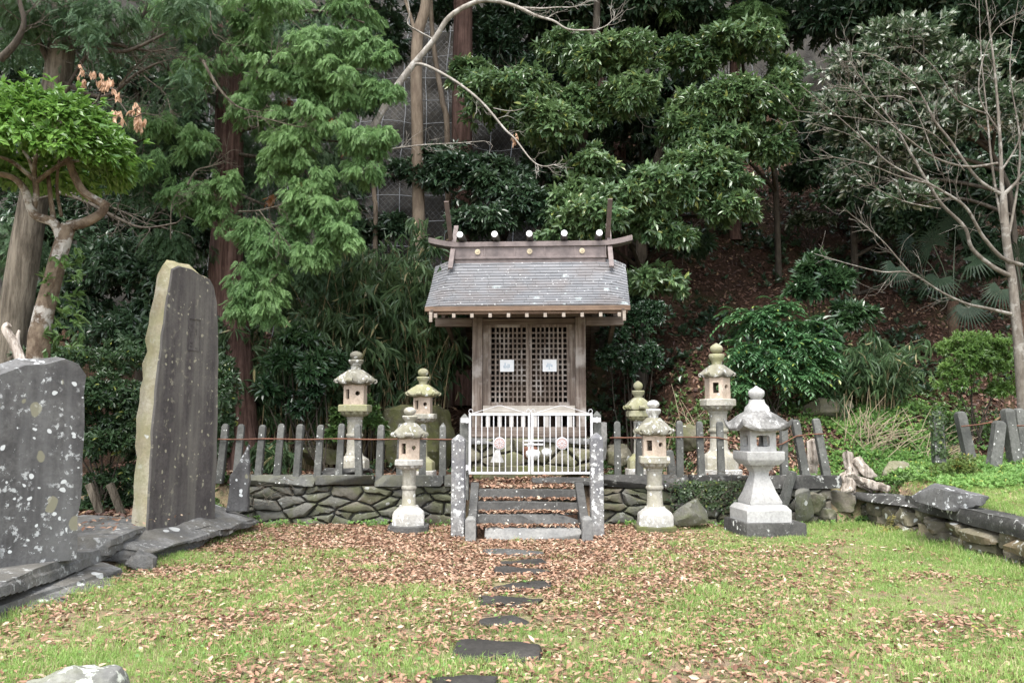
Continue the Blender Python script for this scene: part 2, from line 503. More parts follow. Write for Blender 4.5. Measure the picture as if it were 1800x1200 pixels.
L_grass = leaf('grass blade', (0.14, 0.26, 0.06), (0.34, 0.47, 0.15), .5, .4, alt=(.46, .40, .24), alta=.20, spec=.25)
L_rust = leaf('rust spray', (.16, .06, .02), (.28, .12, .04), .7, .2)

def litter_mat(name, a, b, c, d):
    s = N(name)
    r = s.island()
    col = s.mix(s.ramp(r, 0, .5), a, b)
    col = s.mix(s.ramp(r, .5, 1.0), col, c)
    r2 = s.math('FRACT', s.math('MULTIPLY', r, 57.3))
    col = s.mix(s.math('GREATER_THAN', r2, .90), col, d)
    s.done(col, .55, .35)
    return s.m
M_litter = litter_mat('fallen leaf', (.12, .058, .036), (.27, .155, .10), (.37, .245, .17), (.46, .36, .26))
M_littershade = litter_mat('shaded hill litter', (.045, .022, .016), (.10, .05, .034), (.17, .095, .065), (.26, .17, .10))  # darker copy of the lawn leaves, canopy shade put into the colour

def ground_mat():
    s = N('lawn soil')
    n = s.noise(1.3, 4, .6, s.raw); f = s.noise(18, 6, .75, s.raw)
    col = s.mix(s.ramp(n, .40, .62), (.22, .165, .12), (.22, .23, .11))
    col = s.mix(s.ramp(f, .38, .66), col, (.27, .19, .125))
    col = s.mix(s.ramp(s.noise(60, 4, .7, s.raw), .5, .7, 0, .6), col, (.08, .06, .04))
    s.bump(f, .8, .04)
    return s.done(col, .95, .1)
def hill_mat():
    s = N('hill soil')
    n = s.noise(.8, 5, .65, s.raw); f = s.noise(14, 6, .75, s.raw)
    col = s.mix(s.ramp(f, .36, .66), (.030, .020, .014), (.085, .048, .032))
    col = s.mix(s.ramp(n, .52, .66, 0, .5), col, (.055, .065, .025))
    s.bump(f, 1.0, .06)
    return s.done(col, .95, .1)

# ------------------------------------------------------------------ SETTING: land and cliff
def axis(dense0, dense1, step, lo, hi):
    a = list(np.arange(dense0, dense1 + 1e-6, step))
    s, x = step, dense1
    while x < hi: s *= 1.35; x += s; a.append(x)
    s, x, b = step, dense0, []
    while x > lo: s *= 1.35; x -= s; b.append(x)
    return np.array(b[::-1] + a)

def sheet(name, xs, ys, mat, label):
    X, Yg = np.meshgrid(xs, ys)
    V = np.stack([X, Yg, Z(X, Yg)], -1).reshape(-1, 3)
    w, h = len(xs), len(ys)
    i = np.arange((h - 1) * w).reshape(h - 1, w)[:, :-1].ravel()
    o = np_mesh(name, V, np.stack([i, i + 1, i + w + 1, i + w], 1), mat, smooth=True)
    return tag(o, label, None, kind='structure')

XS = axis(-12, 12, .12, -90, 90)
ya = axis(3.0, 13.0, .12, -80, 13.0); ya = ya[ya <= 13.0001]
sheet('ground', XS, ya, ground_mat(), 'lawn of short grass strewn with brown fallen leaves')
yb = axis(13.0, 26, .2, 12.9, 60); yb[0] = 13.0; yb = np.unique(np.round(yb[yb >= ya[-1] - .05], 3)); yb[0] = ya[-1]
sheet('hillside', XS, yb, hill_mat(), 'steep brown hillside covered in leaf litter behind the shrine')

def cliff_y(x, z):
    return 20.6 + 4.6 * sstep(.5, 5.5, x) + .22 * np.maximum(z - 3, 0) + .35 * n2(x, z, .8, 1) + .12 * n2(x, z, 3.1, 2)
xs = np.arange(-40, 40.1, .3); zs = np.arange(-1, 34, .3)
X, Zg = np.meshgrid(xs, zs)
V = np.stack([X, cliff_y(X, Zg), Zg], -1).reshape(-1, 3)
w, h = len(xs), len(zs)
i = np.arange((h - 1) * w).reshape(h - 1, w)[:, :-1].ravel()
tag(np_mesh('cliff', V, np.stack([i, i + 1, i + w + 1, i + w], 1), M_cliff, smooth=True), 'dark steep rock face behind the trees under a wire net', None, kind='structure')

# rockfall net over the cliff: thick cables and a thin diamond mesh
net = thing('rockfall_net', 'grey wire rockfall net with cable grid hung over the dark cliff', 'wire net', (0, 20.5, 4))
cb = MB()
def on_cliff(x, z, e=.12): return Vector((x, float(cliff_y(x, z)) - e, z))
for x in np.arange(-9.3, 9.4, .62):
    cb.tube([on_cliff(x + .05 * math.sin(z * 2), z) for z in np.arange(3.0, 14.6, .5)], .011, 4)
for z in np.arange(3.3, 14.5, .75):
    cb.tube([on_cliff(x, z + .04 * math.sin(x * 3)) for x in np.arange(-9.4, 9.5, .35)], .011, 4)
cb.build('cable_grid', M_steel, net, world=True)
parts = []
def strand(p, q):
    return (p, q)
seg = []
st = .16
for a in np.arange(-9.3 - 8, 9.3, st):
    for sgn in (1, -1):
        zz = np.arange(4.2, 14.4, st)
        xx = a + (zz - 4.2) * .8 if sgn > 0 else a + 8 - (zz - 4.2) * .8
        ok = (xx > -9.3) & (xx < 9.3)
        if ok.sum() > 2:
            p = np.stack([xx[ok], cliff_y(xx[ok], zz[ok]) - .09, zz[ok]], 1)
            seg.append((p[:-1], p[1:]))
A = np.concatenate([s[0] for s in seg]); Bq = np.concatenate([s[1] for s in seg])
d = norm(Bq - A); sd = norm(np.cross(d, np.array([0, 1, 0]))) * .0045
V = np.stack([A - sd, A + sd, Bq + sd, Bq - sd], 1).reshape(-1, 3)
np_mesh('wire_mesh', V, np.arange(len(V)).reshape(-1, 4), M_mesh, net)

# ------------------------------------------------------------------ rocks
def rock_shape(size, seed, cuts=9, n=9, rough=.06, boxy=.55, strata=0.0):
    """faceted boulder: superellipsoid cut by random planes; returns verts, faces centred on 0"""
    r = random.Random(seed)
    V, Fc, idx = [], [], {}
    def vid(p):
        k = tuple(round(c, 5) for c in p)
        if k not in idx: idx[k] = len(V); V.append(Vector(p))
        return idx[k]
    for ax in range(3):
        for sg in (-1, 1):
            for i in range(n):
                for j in range(n):
                    q = []
                    for (a, b) in ((i, j), (i + 1, j), (i + 1, j + 1), (i, j + 1)):
                        p = [0, 0, 0]; p[ax] = sg; p[(ax + 1) % 3] = -1 + 2 * a / n; p[(ax + 2) % 3] = (-1 + 2 * b / n)
                        q.append(vid(p))
                    Fc.append(q if sg > 0 else q[::-1])
    pl = []
    for _ in range(cuts):
        d = Vector((r.gauss(0, 1), r.gauss(0, 1), r.gauss(0, 1))).normalized()
        pl.append((d, r.uniform(.62, .95)))
    off = Vector((r.uniform(0, 90), r.uniform(0, 90), r.uniform(0, 90)))
    out = []
    for p in V:
        s = p.normalized()
        q = s.lerp(p, boxy)
        for d, o in pl:
            e = q.dot(d) - o
            if e > 0: q = q - d * e
        q = Vector((q.x * size[0] / 2, q.y * size[1] / 2, q.z * size[2] / 2))
        ms = max(size)
        nz = mnoise.fractal(q * (2.2 / ms * 2) + off, 1.0, 2.0, 4) * rough
        nz += (mnoise.noise(q * 9 + off)) * rough * .25
        q += s * nz * min(size) * 1.2
        if strata:
            g = q.z * 11 + mnoise.noise(Vector((q.x * .9, q.y * .5, 3)) + off) * 2.2
            lay = mnoise.cell(Vector((math.floor(g), off.x, 1.0))) * 2 - 1
            k = strata * (lay + .35 * mnoise.noise(Vector((q.x * 3, q.y * 2.2, math.floor(g) * 3.7)) + off))
            q = Vector((q.x + (1 if q.x > 0 else -1) * k * min(1, abs(q.x) / size[0] * 2.2), q.y, q.z + .02 * mnoise.noise(Vector((q.x * 2.5, q.y * 2.5, 0)) + off)))
        out.append(q)
    return out, Fc

def rock(name, label, c, size, rotz=0, seed=1, mat=None, cuts=9, tilt=(0, 0), rough=.06, cat='rock', group=None, n=9, boxy=.55, strata=0.0):
    V, Fc = rock_shape(size, seed, cuts, n, rough, boxy, strata)
    mb = MB()
    Mx = Matrix.Rotation(rotz, 4, 'Z') @ Matrix.Rotation(tilt[0], 4, 'X') @ Matrix.Rotation(tilt[1], 4, 'Y')
    mb.add(V, Fc, Mx)
    o = mb.build(name, mat or M_rock, smooth=28)
    o.location = c
    if label: tag(o, label, cat, group)
    return o

# left rock ledge under the steles
rock('rock_ledge', 'long grey flat rock ledge under the lichened stele at the left edge', (-4.93, 7.2, .12), (1.6, 4.6, .44), .05, 3, M_ledge, cuts=4, rough=.05, n=40, boxy=.88, tilt=(.02, .06), strata=.055)
rock('rock_ledge', 'low layered dark rock slab along the grass below the left ledge', (-4.36, 6.7, .02), (.8, 3.9, .24), -.03, 5, M_ledge, cuts=5, rough=.08, n=34, boxy=.8, tilt=(0, .22), strata=.05)
rock('rock_ledge', 'grey slanted rock ledge with a pointed end in front of the tall stele', (-4.24, 10.85, .17), (1.0, 3.8, .46), -.10, 8, M_ledge, cuts=5, rough=.07, n=40, boxy=.78, tilt=(.03, .16), strata=.06)
rock('rock_ledge', 'flat grey rock slab between the two steles', (-5.2, 9.6, .2), (1.7, 2.2, .34), .1, 12, M_ledge, cuts=4, rough=.06, n=20, boxy=.85, strata=.04)
rock('loose_stone', 'small angular block wedged at the joint of the two left ledges', (-4.02, 8.85, .08), (.3, .42, .24), .3, 14, M_ledge, cuts=7, rough=.06, n=9, cat='stone')
rock('boulder', 'rounded pale lichen boulder half cut off at the bottom left of the lawn', (-2.56, 4.82, .0), (.62, .45, .36), .3, 21, M_lichrock, cuts=5, boxy=.25, n=12)
# right side: low wall of long slabs on rough stones
rock('wall_slab', 'long dark slab capping the near end of the low right rock wall', (5.82, 9.6, .44), (.66, 3.8, .20), -.02, 31, M_dark, cuts=5, rough=.12, n=16, boxy=.85, cat='stone slab', tilt=(.02, .05))
rock('wall_slab', 'thin dark slab capping the far end of the low right rock wall', (5.66, 12.2, .42), (.58, 2.7, .16), .04, 33, M_dark, cuts=5, rough=.14, n=14, boxy=.85, cat='stone slab', tilt=(-.02, .05))
rock('lichen_slab', 'broad angular slab with pale blue-grey lichen on the low right wall', G(1660, 876, .62) + Vector((0, 0, .02)), (.85, .75, .26), .5, 36, M_stele2, cuts=8, n=10, boxy=.7, cat='stone slab', tilt=(.18, .1))
lw = MB()
rr = random.Random(5)
y = 8.0
while y < 13.2:
    ln = rr.uniform(.3, .75)
    z = -.02
    for k in range(2):
        hgt = rr.uniform(.17, .26)
        V, Fc = rock_shape((.42, ln * rr.uniform(.85, 1.05), hgt * 1.15), rr.randint(0, 9999), 8, 6, .08, .7)
        lw.add(V, Fc, Matrix.Translation((5.66 + rr.uniform(-.05, .08) + (y - 10) * .01, y + ln / 2 + rr.uniform(-.08, .08), z + hgt / 2)))
        z += hgt * .9
    y += ln * .92
tag(own_origin(lw.build('low_rock_wall', M_lowwall, smooth=28)), 'low wall of rough dark stones edging the lawn at right', 'stone wall')
rock('boulder', 'long tan boulder high on the bank above the right fence', P(1450, 722, 15.5), (1.05, .6, .5), .1, 41, M_rock, cuts=6, boxy=.5)
rock('boulder', 'small brown stone lying among green weeds right of the fence end', P(1572, 826, 13.0), (.52, .4, .3), .4, 44, M_rock, cuts=8)
rock('boulder', 'large dark mossy boulder behind the yellow lantern left of the shrine', P(735, 775, 15.2) + Vector((0, 0, -.05)), (1.5, 1.0, 1.5), .3, 47, M_mossrock, cuts=8, n=12)
rock('boulder', 'low brown rock lying behind the left fence beside the rear lantern', P(560, 800, 14.6), (.8, .5, .35), .2, 49, M_mossrock, cuts=8)
rock('boulder', 'grey rock on the terrace right of the stone foundation', P(1090, 800, 14.2), (.45, .4, .4), .2, 52, M_rock, cuts=8)
rock('boulder', 'grey rock beside the tall lantern behind the right fence', P(1215, 770, 14.6), (.55, .4, .5), .2, 53, M_rock, cuts=8)
for (px, py, Y, s, lab) in ((1412, 893, 12.35, (.34, .14, .62), 'grey flat slab leaning against the right end of the stone wall'),
                            (1436, 880, 12.5, (.3, .25, .35), 'small angular stone at the right end of the stone wall'),
                            (1205, 905, 12.1, (.75, .35, .34), 'pale lichened rock at the wall foot between two right lanterns'),
                            (1470, 892, 12.9, (.4, .35, .4), 'dark stone between the wall end and the low right wall')):
    rock('loose_stone', lab, P(px, py, Y), s, .3, int(px), M_wall, cuts=8, tilt=(.1, -.25), cat='stone')
rock('leaning_slab', 'narrow broken post stub leaning on the wall behind the white lantern', P(1384, 868, 12.35), (.14, .14, .72), .2, 77, M_post, cuts=3, tilt=(.1, .28), boxy=.9, cat='stone')

# stepping stones on the lawn
STS = [(905, 971, 108, 9), (920, 987, 84, 8), (920, 1003, 98, 10), (914, 1028, 104, 15), (902, 1056, 116, 17), (891, 1089, 92, 19), (874, 1142, 142, 34), (808, 1197, 120, 26)]
ordn = ['farthest, half buried in leaves before the steps', 'second from the steps', 'third from the steps', 'fourth from the steps', 'fifth from the steps', 'sixth from the steps', 'broad, second from the camera', 'nearest, at the bottom edge of the lawn']
stones_xy = []
for k, (px, py, w_, h_) in enumerate(STS):
    c = G(px, py, .02)
    wid = w_ * c.y / F
    dep = (G(px, py - h_ / 2, .02).y - G(px, py + h_ / 2, .02).y)
    rock('stepping_stone', 'dark flat stepping stone, ' + ordn[k], (c.x, c.y, -.012), (wid * 1.10, dep * 1.18, .11), rr.uniform(-.1, .1), 100 + k, M_path if k else M_step, cuts=4, rough=.10, n=9, boxy=.72, cat='stepping stone', group='stepping stones leading to the steps')
    stones_xy.append((c.x, c.y, wid / 2 * 1.0, dep / 2 * 1.0))

# ------------------------------------------------------------------ steles
def slab(outline, thick, jitter, seed, seg_len=.16):
    """upright slab from an outline in (u, z); front at n = 0, back at n = -thick"""
    r = random.Random(seed)
    pts = []
    for i, a in enumerate(outline):
        b = outline[(i + 1) % len(outline)]
        L = math.hypot(b[0] - a[0], b[1] - a[1]); k = max(1, int(L / seg_len))
        for j in range(k):
            t = j / k
            pts.append((a[0] + (b[0] - a[0]) * t + r.uniform(-1, 1) * jitter, a[1] + (b[1] - a[1]) * t + (r.uniform(-1, 1) * jitter if b[1] + a[1] > .3 else 0)))
    return pts

def stele(name, label, O, e, outline, thick, mface, mside, seed, jit=.012):
    ang = math.atan2(e[1], e[0])
    t = thing(name, label, 'stele', O, ang)
    pts = slab(outline, thick, jit, seed)
    r = random.Random(seed)
    cx = sum(p[0] for p in pts) / len(pts); cz = sum(p[1] for p in pts) / len(pts)
    mb = MB()
    rings = []
    for k, (yy, s) in enumerate(((.012, 1.0), (thick * .33, 1.03), (thick * .66, 1.03), (thick, .97))):
        rings.append([Vector((cx + (p[0] - cx) * s + r.uniform(-1, 1) * jit * 2 * (k > 0), yy + r.uniform(-1, 1) * jit * (k > 0), cz + (p[1] - cz) * (s if p[1] > .1 else 1) + (r.uniform(-1, 1) * jit * 2 if k > 0 and p[1] > .1 else 0))) for p in pts])
    mb.loft(rings, True)
    body = mb.build('body', mside, t, smooth=40)
    fb = MB()
    a = [Vector((p[0], .012, p[1])) for p in pts]
    b = [Vector((cx + (p[0] - cx) * .985, -.012, cz + (p[1] - cz) * .992)) for p in pts]
    fb.loft([a, b], True)
    f = fb.build('face', mface, t, smooth=50)
    return t, f

O = G(258, 928, .33); E2 = G(375, 905, .33)
e = ((E2 - O).x, (E2 - O).y); wid = math.hypot(*e)
tst, fst = stele('stone_stele', 'tall dark stone stele with a yellowish rough edge and carved panel', O, e,
                 [(0, -.05), (wid * 1.02, -.05), (wid * 1.01, 1.0), (wid * .98, 2.1), (wid * .92, 2.9), (wid * .86, 3.12), (wid * .78, 3.21), (wid * .64, 3.22), (wid * .50, 3.26), (wid * .36, 3.26), (wid * .28, 3.26), (wid * .19, 3.19), (wid * .10, 2.5), (wid * .01, 1.3)], .22, M_stele, M_steleside, 4)
cp = MB()
cu, cz_ = wid * .55, 2.40
for (a, b, c_, d_) in ((-.13, .13, .2, .215), (-.13, .13, -.215, -.2), (-.13, -.118, -.2, .2), (.118, .13, -.2, .2)):
    cp.box(cu + a, cu + b, -.02, -.004, cz_ + c_, cz_ + d_)
for k in range(26):
    x0, z0 = rr.uniform(-.10, .06), rr.uniform(-.18, .16)
    if rr.random() < .5: cp.box(cu + x0, cu + x0 + rr.uniform(.03, .06), -.017, -.004, cz_ + z0, cz_ + z0 + .011)
    else: cp.box(cu + x0, cu + x0 + .011, -.017, -.004, cz_ + z0, cz_ + z0 + rr.uniform(.03, .07))
cp.build('carved_panel', M_stele, fst)

O = G(-75, 1003, .33); E2 = G(134, 973, .33)
e = ((E2 - O).x, (E2 - O).y); wid = math.hypot(*e)
stele('stone_stele', 'shorter grey stone stele spotted with white lichen at the left edge', O, e,
      [(0, -.05), (wid, -.05), (wid * 1.02, .9), (wid * 1.0, 1.72), (wid * .93, 1.84), (wid * .80, 1.88), (wid * .62, 1.80), (wid * .45, 1.78), (wid * .2, 1.7), (0, 1.62)], .42, M_stele2, M_stele2, 9, jit=.016)
O = G(374, 893, .42); E2 = G(414, 893, .42)
e = ((E2 - O).x, (E2 - O).y); wid = math.hypot(*e)
ps = MB()
pr = slab([(0, -.1), (wid, -.1), (wid * 1.02, .35), (wid * .92, .86), (wid * .6, .62), (wid * .15, .40)], .12, .01, 3, .1)
ps.loft([[Vector((p[0], 0, p[1])) for p in pr], [Vector((p[0] * .97, .12, p[1] * .97)) for p in pr]])
o = ps.build('pointed_stone', M_stele2, smooth=40, bevel=.01)
o.location = O + Vector((0, .5, 0))
tag(o, 'small pointed grey stone slab standing right of the tall stele', 'stone')

# ------------------------------------------------------------------ dry stone walls
def clip_poly(poly, p, nrm):
    out = []
    for i in range(len(poly)):
        a, b = poly[i], poly[(i + 1) % len(poly)]
        da = (a[0] - p[0]) * nrm[0] + (a[1] - p[1]) * nrm[1]; db = (b[0] - p[0]) * nrm[0] + (b[1] - p[1]) * nrm[1]
        if da <= 0: out.append(a)
        if (da < 0) != (db < 0) and abs(da - db) > 1e-9:
            t = da / (da - db); out.append((a[0] + (b[0] - a[0]) * t, a[1] + (b[1] - a[1]) * t))
    return out

def stone_face(mb, u0, u1, z0, z1, yfront, nst, seed, asp=2.3, gap=.012, depth=.12, bulge=.03):
    r = random.Random(seed)
    S = []
    tries = 0
    md = math.sqrt((u1 - u0) / asp * (z1 - z0) / nst) * .72
    while len(S) < nst and tries < 9000:
        tries += 1
        c = (r.uniform(u0, u1) / asp, r.uniform(z0, z1))
        lim = md * (.42 + 1.15 * r.random() ** 1.3)
        if all(math.hypot(c[0] - s[0], c[1] - s[1]) > lim for s in S): S.append(c)
    for i, c in enumerate(S):
        poly = [(u0 / asp, z0), (u1 / asp, z0), (u1 / asp, z1), (u0 / asp, z1)]
        for j, q in enumerate(S):
            if i == j: continue
            dx, dz = q[0] - c[0], q[1] - c[1]
            L = math.hypot(dx, dz)
            if L > md * 14: continue
            nn = (dx / L, dz / L)
            poly = clip_poly(poly, ((c[0] + q[0]) / 2, (c[1] + q[1]) / 2), nn)
            if len(poly) < 3: break
        if len(poly) < 3: continue
        poly = [(a * asp, b) for a, b in poly]
        cx = sum(p[0] for p in poly) / len(poly); cz = sum(p[1] for p in poly) / len(poly)
        # denser, slightly wobbling outline
        pp = []
        for k in range(len(poly)):
            a, b = poly[k], poly[(k + 1) % len(poly)]
            L = math.hypot(a[0] - b[0], a[1] - b[1]); m = max(1, int(L / .06))
            for t in range(m):
                pp.append((a[0] + (b[0] - a[0]) * t / m, a[1] + (b[1] - a[1]) * t / m))
        def ins(g, jit):
            o = []
            for a, b in pp:
                d = math.hypot(a - cx, b - cz)
                k = max(0, 1 - g / max(d, 1e-4))
                o.append((cx + (a - cx) * k + r.uniform(-1, 1) * jit, cz + (b - cz) * k + r.uniform(-1, 1) * jit))
            return o
        yf = yfront + r.uniform(-.035, .03)
        tx, tz = r.uniform(-.08, .08), r.uniform(-.12, .12)
        rings = []
        for g, yo, jt in ((gap, depth, 0), (gap, .025, .003), (gap + .010, .004, .008), (gap + .024, -bulge * .7, .009), (gap + .05, -bulge, .010)):
            q = ins(g, jt)
            rings.append([Vector((a, yf + yo + tx * (a - cx) + tz * (b - cz), b)) for a, b in q])
        mb.loft(rings[::-1], True)

YW = 12.52
def wall(name, label, u0, u1, ztop, nst, seed):
    t = thing(name, label, 'stone wall', ((u0 + u1) / 2, YW, 0))
    mb = MB()
    stone_face(mb, u0, u1, -.08, ztop, YW, nst, seed)
    mb.build('stones', M_wall, t, smooth=35, world=True)
    bk = MB(); bk.box(u0 + .02, u1 - .02, YW + .06, YW + .30, -.1, ztop - .02)
    bk.build('core', M_dark, t, world=True)
    return t
xl0, xl1 = P(410, 850, YW).x, P(800, 850, YW).x
xr0, xr1 = P(1052, 850, YW).x, P(1462, 850, YW).x
wl = wall('stone_wall', 'low dry stone retaining wall left of the steps', xl0, xl1 + .10, .60, 44, 5)
wr = wall('stone_wall', 'low dry stone retaining wall with ivy right of the steps', xr0 - .06, xr1, .56, 46, 8)
def coping(parent, x0, x1, zt, hgt, mat, lens, proud=.05):
    x = x0; k = 0
    while x < x1 - .05:
        L = min(lens[k % len(lens)], x1 - x)
        V, Fc = rock_shape((L - .008, .36, hgt), 300 + k + int(zt * 100), 3, 8, .05, .93)
        mb = MB(); mb.add(V, Fc, Matrix.Translation((x + L / 2, YW + .14 - proud, zt - hgt / 2)))
        mb.build('coping_stone', mat, parent, smooth=30, world=True)
        x += L; k += 1
coping(wl, xl0 - .02, xl1 + .16, .765, .165, M_cope, (1.3, .9, 1.1))
coping(wr, xr0 - .08, xr1 + .14, .765, .20, M_dark, (1.5, 1.25, 1.2))

# ------------------------------------------------------------------ fence posts, rails, gate posts
def post_mesh(hgt, wd, top='pent', seed=0):
    r = random.Random(seed)
    mb = MB()
    w2 = wd / 2
    rings = []
    for z, k in ((-.12, 1.06), (0, 1.06), (hgt * .5, 1.0), (hgt - .05, .96), (hgt - .02, .8), (hgt, .45)):
        rings.append([Vector((sx * w2 * k + r.uniform(-.003, .003), sy * w2 * k + r.uniform(-.003, .003), z)) for sx, sy in ((-1, -1), (1, -1), (1, 1), (-1, 1))])
    mb.loft(rings)
    return mb
def fence_post(px, top, bot, Y, label, lean=0.0, leany=0.0, wpx=11.5, group=None, z=None, mat=None):
    b = P(px, bot, Y); t = P(px, top, Y)
    o = post_mesh(t.z - b.z, wpx * mpp(Y), seed=int(px)).build('fence_post', mat or M_post, smooth=25, bevel=.008)
    o.location = b
    o.rotation_euler = (leany, lean, rr.uniform(-.15, .15))
    return tag(o, label, 'fence post', group)
ORD = ['first', 'second', 'third', 'fourth', 'fifth', 'sixth', 'seventh', 'eighth', 'ninth', 'tenth', 'eleventh', 'twelfth']
Lp = [387, 416, 454, 487, 522, 558, 596, 631, 667, 702, 742, 778]
for k, px in enumerate(Lp):
    fence_post(px, 744 + (k % 3), 836, 12.62, 'weathered grey stone fence post, %s from the tall stele, left row' % ORD[k], lean=(.07, .06, .07, .06, .04, .05, .03, -.04, .02, .02, .01, .0)[k], leany=rr.uniform(-.03, .03), group='stone fence posts left of the gate')
Rp = [(1086, 740, 834, 0), (1124, 740, 834, .02), (1195, 739, 834, .01), (1233, 740, 834, -.02), (1268, 740, 834, -.01), (1378, 738, 834, .03)]
rl = ['first right of the gate, beside the small slab', 'behind the front lantern right of the gate', 'between the front lantern and the tall one', 'just left of the tall lantern, with thin vine', 'in front of the tall lantern shaft', 'upright behind the white lantern']
for k, (px, a, b, ln) in enumerate(Rp):
    fence_post(px, a, b, 12.62, 'grey stone fence post, ' + rl[k], lean=ln, group='stone fence posts right of the gate')
fence_post(1415, 736, 834, 12.62, 'grey stone fence post leaning left, just right of the white lantern', lean=-.15, group='stone fence posts right of the gate', wpx=13)
fence_post(1452, 734, 833, 12.62, 'lichen-topped grey stone fence post leaning left at the wall end', lean=-.15, group='stone fence posts right of the gate', wpx=13)
fence_post(1703, 722, 800, 12.9, 'grey stone post leaning left on the weedy bank at right', lean=-.16, group='stone posts on the right bank', wpx=16)
fence_post(1747, 738, 815, 12.6, 'rounded grey stone post leaning right on the bank', lean=.18, group='stone posts on the right bank', wpx=18)
fence_post(1783, 717, 803, 12.7, 'tall grey stone post second from the right edge on the bank', lean=-.10, group='stone posts on the right bank', wpx=17)
fence_post(1800, 717, 803, 12.9, 'grey stone post cut by the right edge of the bank', lean=-.06, group='stone posts on the right bank', wpx=15)
ivp = fence_post(1650, 722, 800, 13.0, 'stone post overgrown with dark ivy on the right bank', group='stone posts on the right bank', wpx=17)
fence_post(1182, 790, 836, 13.3, 'short dark broken post standing behind the right fence', lean=-.12, wpx=13)
fence_post(390, 770, 834, 13.1, 'mossy brown wooden stub behind the left fence', wpx=12, mat=M_mossrock)
rock('slab_piece', 'grey upright slab behind the right gate post', P(1060, 775, 12.95), (.12, .1, .62), 0, 91, M_steppale, cuts=3, boxy=.9, cat='stone')
def rail(label, pts, r=.012):
    mb = MB(); mb.tube(pts, r, 6)
    tag(own_origin(mb.build('fence_rail', M_rust, smooth=60)), label, 'rail')
rail('thin rusty rail running through the left stone fence posts', [P(px, 771.5 + .6 * math.sin(px * .05), 12.55) for px in range(383, 800, 16)])
rail('rusty rail through the right fence posts, sagging by the white lantern', [P(px, py, 12.55) for px, py in ((1072, 769), (1124, 769), (1195, 768), (1232, 768), (1262, 769), (1290, 775), (1320, 783), (1350, 785), (1375, 780), (1400, 766), (1425, 763), (1452, 762))])
rail('short rusty rail between the leaning posts at the right edge', [P(px, py, 12.75) for px, py in ((1690, 749), (1720, 746), (1742, 742), (1775, 748), (1800, 748))])

def gate_post(px0, px1, top, label, mat, base_z, Y, name='gate_post'):
    c = P((px0 + px1) / 2, top, Y)
    wd = (px1 - px0) * mpp(Y); h = c.z - base_z
    mb = MB(); w2 = wd / 2
    sq = lambda k, z: [Vector((a * w2 * k, b * w2 * k, z)) for a, b in ((-1, -1), (1, -1), (1, 1), (-1, 1))]
    mb.loft([sq(1.02, -.2), sq(1.0, h * .5), sq(.98, h - .07), sq(.12, h)])
    o = mb.build(name, mat, smooth=20, bevel=.010)
    o.location = (c.x, Y, base_z)
    o.rotation_euler = (0, 0, rr.uniform(-.05, .05))
    return tag(o, label, 'post')
gate_post(795, 818, 763, 'white-topped lichened stone post left of the steps', M_front, 0, 11.25)
gate_post(1037, 1059, 760, 'white-topped lichened stone post right of the steps', M_front, 0, 11.25)
hpL = gate_post(809, 825, 727, 'dark stone gate post carrying the left hinges', M_post, .6, 12.42)
hpR = gate_post(1042, 1056, 722, 'dark stone gate post carrying the right hinge', M_post, .6, 12.42)

# ------------------------------------------------------------------ steps
CXS = .225
st_ = thing('stone_steps', 'four dark stone steps with sloping side kerbs strewn with leaves', 'steps', (CXS, 10.9, 0))
for k in range(4):
    y0 = 10.9 + .32 * k; z1 = .15 * (k + 1)
    V, Fc = rock_shape((1.44 if k else 1.30, .26, .30), 500 + k, 2, 10, .025, .96)
    mb = MB(); mb.add(V, Fc, Matrix.Translation((CXS + (.0 if k else .05), y0 + .13, z1 - .15)))
    mb.build('step', M_step if k else M_steppale, st_, smooth=30, world=True)
fl = MB()
for k in range(4):
    fl.box(CXS - .70, CXS + .70, 11.1 + .32 * k, (11.42 + .32 * k) if k < 3 else 12.9, -.1, .15 * (k + 1) - .012)
fl.build('earth_fill', hill_mat(), st_, world=True)
for sx, la in ((-1, 'left'), (1, 'right')):
    x = CXS + sx * .775
    kb = MB()
    kb.loft([[Vector((x + a * .06, y, z)) for a, z in ((-1, -.1), (1, -.1), (1, zt), (-1, zt))] for y, zt in ((10.95, .16), (12.0, .70))])
    kb.build('side_kerb', M_step, st_, bevel=.012, world=True)
    eb = MB(); eb.box(x - .07, x + .07, 10.72, 10.9, -.15, .30); eb.loft([[Vector((x + a * .07 * k, 10.81 + b * .09 * k, z)) for a, b in ((-1, -1), (1, -1), (1, 1), (-1, 1))] for k, z in ((1, .3), (.5, .34))])
    eb.build('end_post', M_steppale, st_, bevel=.006, world=True)

